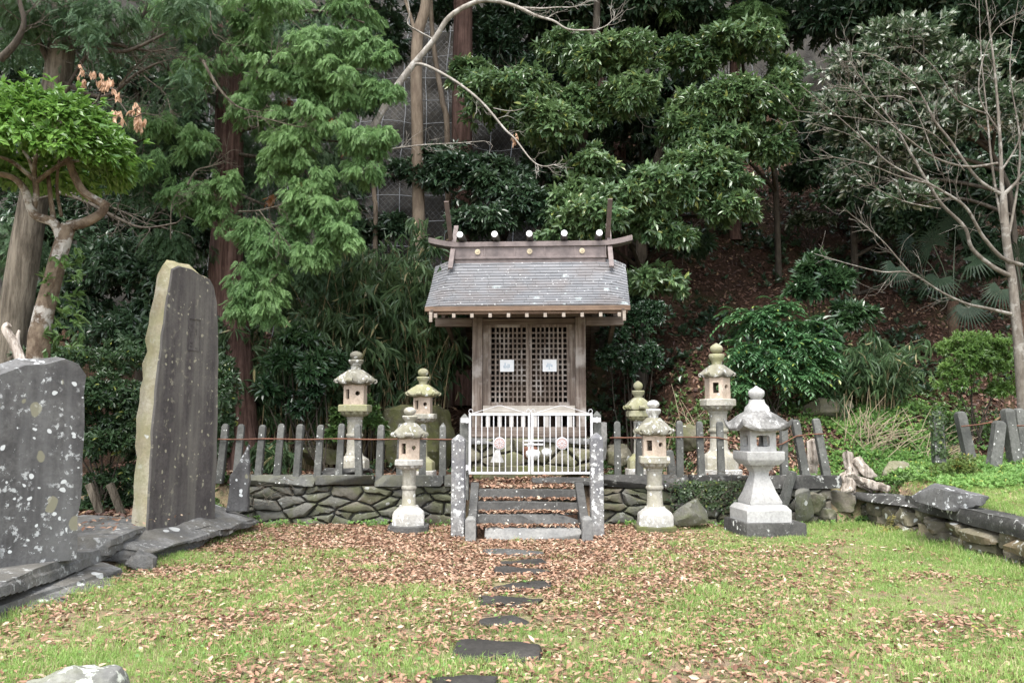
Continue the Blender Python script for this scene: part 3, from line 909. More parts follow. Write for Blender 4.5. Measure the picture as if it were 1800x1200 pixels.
# ------------------------------------------------------------------ white metal gate
YG = 12.30
gl, gr = P(823, 780, YG).x, P(1043, 780, YG).x
zb, ztp = P(930, 833, YG).z, P(930, 726, YG).z
gm = (gl + gr) / 2
gt = thing('metal_gate', 'white painted metal double gate with vertical bars and two round crests', 'gate', (gm, YG, zb), -.0)
for sx in (-1, 1):
    x0, x1 = (gl + .008, gm - .006) if sx < 0 else (gm + .006, gr - .008)
    lf = MB()
    for x in (x0 + .018, x1 - .018): lf.box(x - .018, x + .018, YG - .018, YG + .018, zb, ztp)
    for z in (zb + .018, ztp - .018): lf.box(x0 + .036, x1 - .036, YG - .016, YG + .016, z - .018, z + .018)
    leaf_o = lf.build('gate_leaf', M_gate, gt, bevel=.003, world=True)
    def sub(mb, name, mat, **k):
        o = mb.build(name, mat, leaf_o, **k)
        for v in o.data.vertices: v.co -= gt.location
        return o
    nb = 9
    cxd = x0 + (x1 - x0) * .47 if sx < 0 else x0 + (x1 - x0) * .50
    zd = P(930, 779, YG).z
    for k in range(1, nb + 1):
        x = x0 + .018 + (x1 - x0 - .036) * k / (nb + 1)
        b = MB()
        if abs(x - cxd) < .06:
            cxd = x
            b.box(x - .0075, x + .0075, YG - .009, YG + .009, zb + .036, zd - .092)
            b2_ = MB(); b2_.box(x - .0075, x + .0075, YG - .009, YG + .009, zd + .092, ztp - .036); sub(b2_, 'bar', M_gate)
        else:
            b.box(x - .0075, x + .0075, YG - .009, YG + .009, zb + .036, ztp - .036)
        sub(b, 'bar', M_gate)
    d = MB(); d.tube([(cxd, YG - .02, zd), (cxd, YG + .012, zd)], .078, 28)
    dm = sub(d, 'crest_disc', M_disc, smooth=40)
    rg = MB(); rg.tube([(cxd + .087 * math.cos(t), YG - .006, zd + .087 * math.sin(t)) for t in np.linspace(0, 2 * math.pi, 33)], .009, 6)
    for k in range(10):
        t = 2 * math.pi * k / 10
        rg.tube([(cxd + .02 * math.cos(t), YG - .022, zd + .02 * math.sin(t)), (cxd + .06 * math.cos(t), YG - .022, zd + .06 * math.sin(t))], .006, 5)
    sub(rg, 'crest_ring', M_gate, smooth=50)
    s_ = MB()
    ap = (x0 + x1) / 2
    for dx in (-1, 1):
        e0 = x0 + .06 if dx < 0 else x1 - .06
        s_.tube([(e0, YG, ztp), (ap + dx * .03, YG, ztp + .115), (ap, YG, ztp + .115)], .005, 5)
        cx_ = x0 + .03 if dx < 0 else x1 - .03
        s_.tube([(cx_ + .03 * math.cos(t) * dx, YG, ztp + .03 + .03 * math.sin(t)) for t in np.linspace(-1.57, 3.6, 14)], .005, 5)
    sub(s_, 'scroll_crest', M_gate, smooth=60)
    hx = gl - .04 if sx < 0 else gr + .04
    for zz in ((ztp - .11, zb + .10) if sx < 0 else (ztp - .10,)):
        h = MB(); h.box(hx - .075, hx + .075, YG - .012, YG + .012, zz - .035, zz + .035)
        h.tube([(hx + .02, YG - .014, zz - .045), (hx + .02, YG - .014, zz + .045)], .012, 8)
        sub(h, 'hinge', M_gate)
zl = P(930, 777, YG).z
lt = MB(); lt.box(gm - .10, gm + .19, YG - .028, YG - .018, zl - .045, zl - .018); lt.box(gm - .10, gm + .19, YG - .028, YG - .018, zl + .012, zl + .04)
lt.box(gm - .012, gm + .02, YG - .034, YG - .028, zl - .04, zl + .03)
lt.build('latch', M_gate, gt, bevel=.003, world=True)

# ------------------------------------------------------------------ stone lanterns
def polyring(sides, r, z, N_=48, rnd_=.0, lift=0.0, rot=0.0, pw=3.0, scal=0.0):
    """ring of a regular polygon (r = corner radius), corners lifted by lift, edges drawn in by scal"""
    out = []
    for k in range(N_):
        t = 2 * math.pi * k / N_
        a = (t % (2 * math.pi / sides)) - math.pi / sides
        c = abs(a) / (math.pi / sides)                      # 1 at a corner
        rp = r * math.cos(math.pi / sides) / math.cos(a)
        rr_ = rp * (1 - rnd_) + r * rnd_ * .97
        rr_ *= 1 - scal * (1 - c)
        out.append(Vector((rr_ * math.cos(t + rot), rr_ * math.sin(t + rot), z + lift * c ** pw)))
    return out

def panel(mb, a, b, z0, z1, hole, th):
    """one wall between plan points a and b with a window (list of (s, z) fractions) and inner reveal"""
    a, b = Vector((*a, 0)), Vector((*b, 0))
    d = b - a; n_ = Vector((-d.y, d.x, 0)).normalized()
    if n_.dot(a + b) > 0: n_ = -n_
    def pt(s, f, o=0): return a + d * s + n_ * o + Vector((0, 0, z0 + (z1 - z0) * f))
    if not hole:
        mb.add([pt(0, 0), pt(1, 0), pt(1, 1), pt(0, 1)], [(0, 1, 2, 3)]); return
    m = len(hole)
    outer = []
    for s, f in hole:
        dx, dz = s - .5, f - .5
        k = .5 / max(abs(dx), abs(dz))
        outer.append((.5 + dx * k, .5 + dz * k))
    # add the corners by snapping the nearest outer points
    for cx_, cz_ in ((0, 0), (1, 0), (1, 1), (0, 1)):
        i = min(range(m), key=lambda q: (outer[q][0] - cx_) ** 2 + (outer[q][1] - cz_) ** 2)
        outer[i] = (cx_, cz_)
    V = [pt(*o) for o in outer] + [pt(*h_) for h_ in hole] + [pt(h_[0], h_[1], th) for h_ in hole]
    Fc = []
    for i in range(m):
        j = (i + 1) % m
        Fc += [(i, j, m + j, m + i), (m + i, m + j, 2 * m + j, 2 * m + i)]
    mb.add(V, Fc)
def rect_hole(x0, x1, z0, z1, n=4):
    o = []
    for k in range(n): o.append((x0 + (x1 - x0) * k / n, z0))
    for k in range(n): o.append((x1, z0 + (z1 - z0) * k / n))
    for k in range(n): o.append((x1 + (x0 - x1) * k / n, z1))
    for k in range(n): o.append((x0, z1 + (z0 - z1) * k / n))
    return o
def round_hole(cx_, cz_, r, ry, n=20):
    return [(cx_ + r * math.cos(t), cz_ + ry * math.sin(t)) for t in [2 * math.pi * (k + .5) / n - 2.3 for k in range(n)]]

def hex_lantern(label, px, Y, rows, wid, mats, group, ground_row, rot=0.0, firebox=True, pointed=False, scrolls=(0, 1, 2, 3, 4, 5), slab=None, band=None, squat=1.0):
    """rows: photo rows of finial top, ball base, ring base, neck base, roof base, firebox base, platform base, shaft base, base bottom, plinth bottom"""
    base = P(px, ground_row, Y)
    t = thing('stone_lantern', label, 'stone lantern', base, rot, group)
    z = [P(px, r, Y).z - base.z for r in rows]
    m = mpp(Y)
    W_ = {k: v * m * (1.0 if k in ('ball', 'ring', 'shaft') else 1.13) for k, v in wid.items()}
    zt, zb1, zr, zn, zro, zfb, zpl, zsh, zba, zpd = z
    # finial: ball, ring, neck
    mb = MB()
    rb = W_['ball'] / 2; hb = zt - zb1
    rings = []
    for k in range(9):
        a = math.pi * (.08 + .92 * k / 8)
        rr_ = rb * math.sin(a) if k else rb * (.10 if pointed else .25)
        zz = zb1 + hb * .5 * (1 - math.cos(math.pi - a)) if not pointed or k else zt
        if not pointed: zz = zb1 + hb * .5 * (1 + math.cos(a))
        else: zz = zb1 + hb * (.46 * (1 + math.cos(a)) if k > 0 else 1.0)
        rings.append([Vector((max(rr_, rb * .1) * math.cos(2 * math.pi * q / 20), max(rr_, rb * .1) * math.sin(2 * math.pi * q / 20), zz)) for q in range(20)])
    mb.loft(rings[::-1])
    fin = mb.build('finial', mats['finial'], t, smooth=60)
    rw = W_['ring'] / 2; hr = zb1 - zr
    rg = MB(); rg.loft([[Vector((r_ * math.cos(2 * math.pi * q / 24), r_ * math.sin(2 * math.pi * q / 24), zz)) for q in range(24)] for r_, zz in
                        ((rw * .62, zn), (rw * .66, zr - .3 * (zr - zn)), (rw * .70, zr), (rw * .92, zr + hr * .3), (rw, zr + hr * .75), (rw * .9, zr + hr * .98), (rw * .4, zr + hr))])
    rg.build('finial_ring', mats['finial'], t, smooth=40)
    # roof: hexagonal bell with lifted corners and scrolls
    ro = W_['roof'] / 2; hro = zn - zro
    rot6 = -math.pi / 2
    mb = MB()
    lift = hro * .22
    prof = ((.0, .30, 0), (.0, .74, .6), (.08, .90, 1.0), (.20, .94, 1.0), (.32, .90, .7), (.46, .83, .35), (.62, .73, .15), (.78, .59, .05), (.90, .46, 0), (1.0, .36, 0))
    mb.loft([polyring(6, ro * r_, zro + hro * f, 60, .15 if r_ > .6 else .6, lift * l_, rot6, 3.0, .10 if r_ > .6 else 0) for f, r_, l_ in prof])
    roof = mb.build('roof', mats['roof'], t, smooth=40)
    for k in scrolls:
        a = rot6 + 2 * math.pi * k / 6
        cdir = Vector((math.cos(a), math.sin(a), 0)); tdir = Vector((-cdir.y, cdir.x, 0))
        c = cdir * ro * .90 + Vector((0, 0, zro + hro * .30))
        sr = hro * .19
        sb = MB()
        pts = []
        for q in range(15):
            th = -1.9 + q * .40; rad = sr * (1 - q * .045)
            pts.append(c + cdir * rad * math.cos(th) + Vector((0, 0, rad * math.sin(th))))
        wv = tdir * hro * .20
        rings = []
        for q in range(15):
            th = -1.9 + q * .40; n_ = cdir * math.cos(th) + Vector((0, 0, math.sin(th)))
            p = pts[q]; tk = sr * .5
            rings.append([p - wv, p + wv, p + wv - n_ * tk, p - wv - n_ * tk])
        sb.loft(rings)
        sb.build('roof_scroll', mats['roof'], roof, smooth=40, bevel=.004)
    # firebox: hexagonal, hollow, a square window and a round one
    if firebox:
        fr = W_['fire'] / 2 * 1.02
        pl = [(fr * math.cos(rot6 + 2 * math.pi * k / 6), fr * math.sin(rot6 + 2 * math.pi * k / 6)) for k in range(6)]
        mb = MB()
        for k in range(6):
            a, b = pl[k], pl[(k + 1) % 6]
            hole = None
            if k == 5: hole = rect_hole(.26, .70, .28, .76)
            if k == 0: hole = round_hole(.50, .56, .20, .17 * (W_['fire'] * .5) / max(zro - zfb, .01) * 1.1)
            if k in (2, 3): hole = round_hole(.50, .56, .20, .15)
            panel(mb, a, b, zfb - .005, zro + .012, hole, .05)
        mb.build('firebox', mats['fire'], t)
    # platform: hexagonal slab with a lotus underside
    pr = W_['plat'] / 2; hp = zfb - zpl
    mb = MB()
    mb.loft([polyring(6, pr * k, zpl + hp * f, 48, rd, 0, rot6) for f, k, rd in ((.0, .60, .9), (.18, .74, .8), (.36, .86, .6), (.42, .98, .12), (.46, 1.0, .12), (.92, 1.0, .12), (1.0, .95, .12))])
    pf = mb.build('platform', mats['plat'], t, smooth=30)
    lb = MB()
    for k in range(12):
        a = 2 * math.pi * (k + .5) / 12
        d0 = Vector((math.cos(a), math.sin(a), 0)); t0 = Vector((-d0.y, d0.x, 0))
        p0, p1 = d0 * pr * .60 + Vector((0, 0, zpl + hp * .04)), d0 * pr * .84 + Vector((0, 0, zpl + hp * .40))
        q = []
        for f, w_ in ((0, .5), (.4, 1.0), (.8, .9), (1.0, .3)):
            c = p0.lerp(p1, f) + d0 * pr * .05 * math.sin(math.pi * min(f + .15, 1)); ww = pr * .17 * w_
            q.append([c - t0 * ww, c + d0 * pr * .05, c + t0 * ww, c - d0 * pr * .03])
        lb.loft(q)
    lb.build('lotus_petals', mats['plat'], pf, smooth=50)
    # shaft: round column with collars
    sr_ = W_['shaft'] / 2; hs_ = zpl - zsh
    prof = [(0, 1.15), (.03, 1.12), (.08, 1.0), (.46, .93), (.47, 1.03), (.50, 1.10), (.53, 1.10), (.56, 1.03), (.57, .93), (.93, .98), (.94, 1.05), (1.0, 1.08)]
    mb = MB(); mb.loft([[Vector((sr_ * k * math.cos(2 * math.pi * q / 28), sr_ * k * math.sin(2 * math.pi * q / 28), zsh + hs_ * f)) for q in range(28)] for f, k in prof])
    mb.build('shaft', mats['shaft'], t, smooth=35)
    # base block and plinth
    br = W_['base'] / 2 * 1.03; hb_ = zsh - zba
    mb = MB(); mb.loft([polyring(6, br * k, zba + hb_ * f, 48, rd, 0, rot6) for f, k, rd in ((0, 1.0, .1), (.62, .98, .12), (.74, .92, .3), (.86, .76, .8), (1.0, .58, 1.0), (1.12, .52, 1.0))])
    mb.build('base', mats['base'], t, smooth=30)
    if zba > zpd + .01:
        pr_ = W_['plinth'] / 2 * 1.03
        mb = MB(); mb.loft([polyring(6, pr_ * k, zz, 48, .08, 0, rot6) for k, zz in ((1.02, zpd - .05), (1.0, zba - .015), (.95, zba))])
        mb.build('plinth', mats['plinth'], t, smooth=25)
    return t

matsA = dict(finial=M_lant, roof=M_lantroof, fire=M_pink, plat=M_lantwhite, shaft=M_lant, base=M_lantwhite, plinth=M_step)
hex_lantern('pinkish stone lantern with dark stained roof in front of the left wall', 718, 11.75, (715, 730, 738, 743, 771, 807, 824, 891, 921, 932),
            dict(ball=22, ring=27, roof=59, fire=35, plat=49, shaft=24, base=54, plinth=68), matsA, 'stone lanterns', 932, rot=.06)
matsB = dict(finial=M_lantroof, roof=M_lantroof, fire=M_pink, plat=M_moss, shaft=M_lant, base=M_lant, plinth=M_step)
hex_lantern('tall grey stone lantern standing farthest left behind the fence', 622, 13.5, (617, 632, 641, 650, 677, 711, 732, 800, 824, 836),
            dict(ball=22, ring=27, roof=66, fire=36, plat=53, shaft=27, base=47, plinth=56), matsB, 'stone lanterns', 836, rot=-.12)
rock('base_slab', 'long dark slab lying at the foot of the farthest left lantern', P(608, 829, 12.85), (.76, .3, .11), 0, 93, M_step, cuts=3, boxy=.93, cat='stone slab')
matsC = dict(finial=M_moss, roof=M_moss, fire=M_pink, plat=M_lant, shaft=M_moss, base=M_moss, plinth=M_lantwhite)
hex_lantern('yellow mossy stone lantern just left of the gate behind the fence', 742, 13.7, (647, 662, 670, 676, 698, 727, 742, 805, 826, 838),
            dict(ball=19, ring=23, roof=56, fire=30, plat=46, shaft=17, base=40, plinth=44), matsC, 'stone lanterns', 838, rot=-.15)
matsD = dict(finial=M_lantwhite, roof=M_lantroof, fire=M_pink, plat=M_lant, shaft=M_lant, base=M_lantwhite, plinth=M_mossrock)
hex_lantern('pale stone lantern with white ball in front of the right wall', 1152, 11.75, (703, 718, 729, 734, 766, 801, 822, 893, 922, 930),
            dict(ball=22, ring=27, roof=62, fire=39, plat=52, shaft=28, base=58, plinth=68), matsD, 'stone lanterns', 930, rot=-.04)
matsE = dict(finial=M_moss, roof=M_moss, fire=M_pink, plat=M_moss, shaft=M_lant, base=M_moss, plinth=M_lantwhite)
hex_lantern('yellow-green mossy lantern without firebox behind the right fence', 1124, 13.7, (669, 686, 695, 699, 722, 722, 739, 800, 823, 836),
            dict(ball=17, ring=23, roof=46, fire=30, plat=40, shaft=18, base=38, plinth=44), matsE, 'stone lanterns', 836, firebox=False, pointed=True, rot=.1)
matsF = dict(finial=M_moss, roof=M_lantroof, fire=M_pink, plat=M_lant, shaft=M_lant, base=M_lant, plinth=M_lantwhite)
hex_lantern('tallest tan lantern with cracked firebox behind the right fence', 1265, 13.5, (603, 622, 634, 641, 665, 701, 722, 793, 824, 836),
            dict(ball=23, ring=28, roof=56, fire=38, plat=55, shaft=31, base=56, plinth=66), matsF, 'stone lanterns', 836, pointed=True, scrolls=(1, 4, 5), rot=.15)

# square white granite lantern
YGL = 11.55
bG = P(1343, 935, YGL)
bG.z = 0
tg = thing('stone_lantern', 'white granite lantern with wide upturned square roof and flared shaft', 'stone lantern', bG, .10, 'stone lanterns')
zz = lambda r: P(1335, r, YGL).z
m = mpp(YGL)
sq = math.pi / 4
def sqloft(spec, name, mat, smooth=30, bevel=.0, parent=None, dx=-.05):
    mb = MB(); mb.loft([[v + Vector((dx, 0, 0)) for v in polyring(4, w_ * m / 2 * math.sqrt(2), z_, 48, rd, lf, sq + math.pi / 4 * 0, 4.0)] for z_, w_, rd, lf in spec])
    return mb.build(name, mat, parent or tg, smooth=smooth, bevel=bevel)
sqloft([(-.08, 104, .02, 0), (zz(916), 104, .02, 0), (zz(913), 101, .02, 0)], 'plinth', M_dark, dx=0)
sqloft([(zz(913), 78, .03, 0), (zz(893), 78, .03, 0), (zz(885), 66, .05, 0), (zz(884), 50, .05, 0)], 'base', M_granite)
sqloft([(zz(884), 55, .06, 0), (zz(880), 57, .06, 0), (zz(862), 42, .08, 0), (zz(845), 32, .10, 0), (zz(834), 25, .12, 0), (zz(828), 26, .10, 0), (zz(822), 34, .06, 0), (zz(819), 40, .04, 0), (zz(816), 40, .04, 0)], 'shaft', M_granite, smooth=40)
sqloft([(zz(816), 52, .04, 0), (zz(808), 64, .03, 0), (zz(805), 66, .03, 0), (zz(793), 66, .03, 0), (zz(792), 64, .03, 0)], 'platform', M_granite, bevel=0)
fb = MB()
hw = 46 * m / 2
z0, z1 = zz(792), zz(755)
pl = [(-hw - .05, -hw), (hw - .05, -hw), (hw - .05, hw), (-hw - .05, hw)]
for k in range(4):
    hole = rect_hole(.24, .76, .22, .74, 5)
    hole = [(.5 + (a - .5) * (.92 if (abs(a - .5) > .2 and abs(b - .48) > .2) else 1), .48 + (b - .48) * (.92 if (abs(a - .5) > .2 and abs(b - .48) > .2) else 1)) for a, b in hole]
    a, b = pl[k], pl[(k + 1) % 4]
    pa = MB(); panel(pa, (a[0] + .05, a[1]), (b[0] + .05, b[1]), z0, z1, hole, .07)
    fb.add([v + Vector((-.05, 0, 0)) for v in pa.v], pa.f)
fb.build('firebox', M_granite, tg)
sqloft([(zz(756), 50, .1, 0), (zz(757), 84, .04, .08), (zz(753), 89, .04, .13), (zz(750.5), 88, .05, .13), (zz(748), 80, .2, .05), (zz(742), 73, .35, .02), (zz(735), 64, .55, 0), (zz(729), 51, .7, 0), (zz(724), 36, .8, 0), (zz(722), 30, .8, 0)], 'roof', M_granroof, smooth=40)
sqloft([(zz(723), 34, .3, 0), (zz(715), 31, .4, 0), (zz(709), 22, .8, 0), (zz(704), 19, 1, 0), (zz(702), 19, 1, 0)], 'neck', M_granite, smooth=40)
mb = MB()
for_r = [(zz(702), 9), (zz(700), 13), (zz(696), 17), (zz(691), 18.5), (zz(687), 17.5), (zz(684), 13), (zz(681), 6), (zz(678), 1.2)]
mb.loft([[Vector((-.05 + r_ * .76 * m * math.cos(2 * math.pi * q / 24), r_ * .76 * m * math.sin(2 * math.pi * q / 24), z_)) for q in range(24)] for z_, r_ in for_r])
mb.build('finial', M_granite, tg, smooth=50)

# ------------------------------------------------------------------ shrine
SY = 14.0
sb_ = P(930, 770, SY)
YAW = math.radians(-3.2)
shr = thing('wooden_shrine', 'small weathered wooden shrine with grey shingled roof and lattice doors', 'shrine', (sb_.x, SY, 0), YAW)
def sp(mb, name, mat, parent=None, **k):
    return mb.build(name, mat, parent or shr, **k)
for y in (0.0, 1.5):
    for sx in (-1, 1):
        mb = MB(); mb.box(sx * .905 - .09, sx * .905 + .09, y - .09, y + .09, 1.50, 3.42)
        sp(mb, 'post', M_wood, bevel=.012)
mb = MB(); mb.box(-1.0, 1.0, -.12, .06, 1.32, 1.50); sp(mb, 'sill_beam', M_woodx, bevel=.012)
mb = MB(); mb.box(-1.0, 1.0, .1, 1.6, 1.32, 1.48); sp(mb, 'floor_frame', M_wooddark)
mb = MB(); mb.box(-.81, .81, -.05, .05, 1.715, 1.87); sp(mb, 'threshold', M_pale, bevel=.008)
for k in range(8):
    x = -.72 + 1.44 * k / 7
    mb = MB(); mb.box(x - .036, x + .036, -.02, .02, 1.50, 1.712); sp(mb, 'slat', M_woodpale)
mb = MB(); mb.box(-.815, .815, -.045, .05, 3.30, 3.40); sp(mb, 'lintel', M_woodx, bevel=.006)
mb = MB(); mb.box(-.99, .99, -.085, .085, 3.425, 3.56); sp(mb, 'head_beam', M_woodx, bevel=.006)
for sx in (-1, 1):
    mb = MB(); mb.box(sx * .765 - .048, sx * .765 + .048, -.02, .03, 1.872, 3.298); sp(mb, 'side_panel', M_wood)
    mb = MB()
    for k in range(6): mb.box(sx * .905 - .03, sx * .905 + .03, .095 + .217 * k, .095 + .217 * (k + 1) - .005, 1.5, 3.42)
    sp(mb, 'side_wall', M_wood)
    mb = MB(); mb.box(sx * 1.0 if sx > 0 else -1.66, 1.66 if sx > 0 else -1.0, -.07, .07, 3.27, 3.42); sp(mb, 'bracket_beam', M_woodx, bevel=.01)
    mb = MB(); mb.beam((sx * 1.52, -.02, 3.5), (sx * 1.52, 2.9, 2.88), .07, .14); sp(mb, 'side_brace', M_woodx)
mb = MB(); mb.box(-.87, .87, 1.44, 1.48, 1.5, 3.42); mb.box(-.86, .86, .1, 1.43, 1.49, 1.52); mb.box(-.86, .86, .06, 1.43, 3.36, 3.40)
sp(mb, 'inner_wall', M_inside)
mb = MB(); mb.box(-.45, .45, .9, 1.3, 1.53, 2.3); mb.box(-.3, .3, .85, 1.2, 2.3, 2.75); sp(mb, 'altar_stand', M_wooddark)
# doors
for sx in (-1, 1):
    a, b = (-.715, -.003) if sx < 0 else (.003, .715)
    z0, z1 = 1.872, 3.298
    mb = MB()
    mb.box(a, a + .05, -.025, .02, z0, z1); mb.box(b - .05, b, -.025, .02, z0, z1)
    mb.box(a + .05, b - .05, -.022, .018, z0, z0 + .06); mb.box(a + .05, b - .05, -.022, .018, z1 - .05, z1)
    dr = sp(mb, 'lattice_door', M_wood, bevel=.004)
    lm = MB()
    for k in range(1, 8):
        x = a + .05 + (b - a - .1) * k / 8 + rr.uniform(-.003, .003)
        lm.box(x - .014, x + .014, -.018, .0, z0 + .06, z1 - .05)
    for k in range(1, 14):
        z = z0 + .06 + (z1 - z0 - .11) * k / 14 + rr.uniform(-.003, .003)
        lm.box(a + .05, b - .05, .002, .014, z - .014, z + .014)
    lm.build('lattice', M_wood, dr)
    pz = 2.575; px_ = (-.385 if sx < 0 else .365)
    pm = MB(); pm.box(px_ - .122, px_ + .122, -.036, -.026, pz - .11, pz + .10); pp = pm.build('notice', M_paper, dr)
    im = MB()
    for k in range(5):
        im.box(px_ - .07 + .03 * k * .8 + rr.uniform(0, .01), px_ - .045 + .03 * k * .8, -.0385, -.0365, pz - .06 + rr.uniform(-.02, .04), pz + rr.uniform(0, .05))
    im.box(px_ - .05, px_ + .05, -.0385, -.0365, pz - .075, pz - .07)
    im.build('faded_print', M_ink, pp)
# roof: courses of shingles on a concave slope
HWR = 1.70
EY0, EZ0, RY, RZ = -.95, 3.50, .70, 4.62
def front(t): return (EY0 + (RY - EY0) * t, EZ0 + (RZ - EZ0) * (.80 * t + .20 * t * t))
BY1, BZ1 = 3.1, 2.80
def back(t): return (BY1 + (RY - BY1) * t, BZ1 + (RZ - BZ1) * (.80 * t + .20 * t * t))
def slope(fn, nc, name, seed):
    sg_ = 1 if name == 'f' else -1
    r = random.Random(seed); mb = MB()
    for c in range(nc):
        t0, t1 = c / nc, min(1.0, (c + 1.25) / nc)
        (y0, z0), (y1, z1) = fn(t0), fn(t1)
        x = -HWR - .0
        x += -r.uniform(0, .12)
        while x < HWR:
            wd = r.uniform(.20, .34)
            xa, xb = max(x, -HWR), min(x + wd - .004, HWR)
            x += wd
            if xb - xa < .02: continue
            dz = lambda xx, t: -.13 * max(0, (abs(xx) - (HWR - .34)) / .34) ** 1.4 * (.25 + .75 * t)
            j = r.uniform(-.004, .004); jz = r.uniform(0, .005)
            V = []
            for (yy, zz_, tt, th) in ((y0 + j, z0 + .024 + jz, t0, .024), (y1, z1 + .004, t1, .022)):
                for xx in (xa, xb):
                    V.append((xx * (1 + .05 * tt), yy, zz_ + dz(xx, tt))); V.append((xx * (1 + .05 * tt), yy + .012 * sg_, zz_ - th + dz(xx, tt)))
            mb.add(V, [(0, 2, 6, 4), (1, 5, 7, 3), (0, 1, 3, 2), (4, 6, 7, 5), (0, 4, 5, 1), (2, 3, 7, 6)])
    return mb
roof = sp(slope(front, 17, 'f', 3), 'roof', M_roof)
slope(back, 18, 'b', 4).build('rear_slope', M_roof, roof)
# roof underside boards, eave mouldings
mb = MB()
for fn, sg in ((front, -1), (back, 1)):
    for k in range(8):
        (y0, z0), (y1, z1) = fn(k / 8), fn((k + 1) / 8 - .01)
        mb.add([(-1.36, y0, z0 - .06), (1.36, y0, z0 - .06), (1.36, y1, z1 - .06), (-1.36, y1, z1 - .06), (-1.36, y0, z0 - .03), (1.36, y0, z0 - .03), (1.36, y1, z1 - .03), (-1.36, y1, z1 - .03)],
               [(3, 2, 1, 0), (4, 5, 6, 7), (0, 1, 5, 4), (1, 2, 6, 5), (2, 3, 7, 6), (3, 0, 4, 7)])
sp(mb, 'roof_boards', M_woodx)
mb = MB(); mb.box(-1.70, 1.70, EY0 - .012, EY0 + .05, EZ0 - .085, EZ0 - .005); mb.box(-1.66, 1.66, EY0 + .03, EY0 + .10, EZ0 - .13, EZ0 - .087)
sp(mb, 'eave_fascia', M_woodred, bevel=.004)
mb = MB(); mb.box(-1.66, 1.66, BY1 - .05, BY1, BZ1 - .1, BZ1 - .01); sp(mb, 'rear_fascia', M_woodred)
for k in range(11):
    x = -1.52 + 3.04 * k / 10
    mb = MB()
    mb.beam((x, EY0 + .02, EZ0 - .155), (x, .62, 4.33), .055, .07)
    rf = sp(mb, 'rafter', M_woodx)
    eb = MB(); eb.box(x - .027, x + .027, EY0 + .0, EY0 + .018, EZ0 - .19, EZ0 - .125); eb.build('rafter_end', M_woodend, rf)
    mb = MB(); mb.beam((x, BY1 - .02, BZ1 - .12), (x, .78, 4.33), .055, .07); sp(mb, 'rafter', M_woodx)
for sx in (-1, 1):
    mb = MB()
    pts = [front(k / 6) for k in range(7)]
    for (y0, z0), (y1, z1) in zip(pts[:-1], pts[1:]):
        mb.beam((sx * 1.58, y0, z0 - .13), (sx * 1.58, y1, z1 - .19), .045, .15)
    pts = [back(k / 6) for k in range(7)]
    for (y0, z0), (y1, z1) in zip(pts[:-1], pts[1:]):
        mb.beam((sx * 1.58, y0, z0 - .13), (sx * 1.58, y1, z1 - .19), .045, .15)
    sp(mb, 'barge_board', M_woodx)
    mb = MB(); mb.box(sx * 1.60 - .025, sx * 1.60 + .025, EY0 - .01, EY0 + .03, EZ0 - .26, EZ0 - .09); sp(mb, 'barge_end', M_woodend)
# ridge box, cap, crests, logs, forked finials
mb = MB(); mb.box(-1.40, 1.40, RY - .13, RY + .13, 4.50, 4.83)
for k in range(6):
    x = -1.40 + 2.8 * k / 5
    mb.box(x - .015, x + .015, RY - .142, RY - .1305, 4.62, 4.83)
mb.box(-1.42, 1.42, RY - .16, RY - .131, 4.60, 4.64)
rbx = sp(mb, 'ridge_box', M_tin, bevel=.004)
mb = MB()
rings = []
for k in range(25):
    x = -1.90 + 3.8 * k / 24
    up = .10 * max(0, (abs(x) - 1.35) / .55) ** 1.6
    hw_ = .17 - .03 * max(0, (abs(x) - 1.35) / .55)
    rings.append([Vector((x, RY - hw_, 4.83 + up)), Vector((x, RY + hw_, 4.83 + up)), Vector((x, RY + hw_, 4.91 + up)), Vector((x, RY, 4.96 + up)), Vector((x, RY - hw_, 4.91 + up))])
mb.loft(rings)
sp(mb, 'ridge_cap', M_tin, smooth=25)
for x in (-.97, .0, .97):
    cm = MB()
    for k in range(16):
        t = 2 * math.pi * k / 16
        c, s_ = math.cos(t), math.sin(t); w_ = .0085
        cm.add([(x + .014 * c, RY - .153, 4.735 + .014 * s_), (x + .04 * c - w_ * s_, RY - .157, 4.735 + .04 * s_ + w_ * c), (x + .058 * c, RY - .151, 4.735 + .058 * s_), (x + .04 * c + w_ * s_, RY - .157, 4.735 + .04 * s_ - w_ * c)], [(0, 1, 2, 3), (3, 2, 1, 0)])
    cm.tube([(x, RY - .16, 4.735), (x, RY - .15, 4.735)], .014, 12)
    cm.build('crest', M_gold, rbx, smooth=30)
for k in range(5):
    x = -1.28 + 2.56 * k / 4
    mb = MB(); mb.tube([(x, RY - .36, 5.02), (x, RY - .2, 5.03), (x, RY + .2, 5.03), (x, RY + .36, 5.02)], [.058, .066, .066, .058], 20)
    lg = sp(mb, 'ridge_log', M_log, smooth=40)
    mb = MB(); mb.tube([(x, RY - .366, 5.02), (x, RY - .361, 5.02)], .057, 20); mb.build('end_cap', M_white, lg)
for sx in (-1, 1):
    x = sx * 1.46
    mb = MB(); mb.beam((x - .022, RY + .55, 4.45), (x - .022 + sx * .04, RY - .45, 5.62), .04, .085, up=(1, 0, 0)); sp(mb, 'forked_finial', M_tindark)
    mb = MB(); mb.beam((x + .024, RY - .50, 4.36), (x + .024, RY + .35, 5.35), .04, .085, up=(1, 0, 0)); sp(mb, 'forked_finial', M_tin)

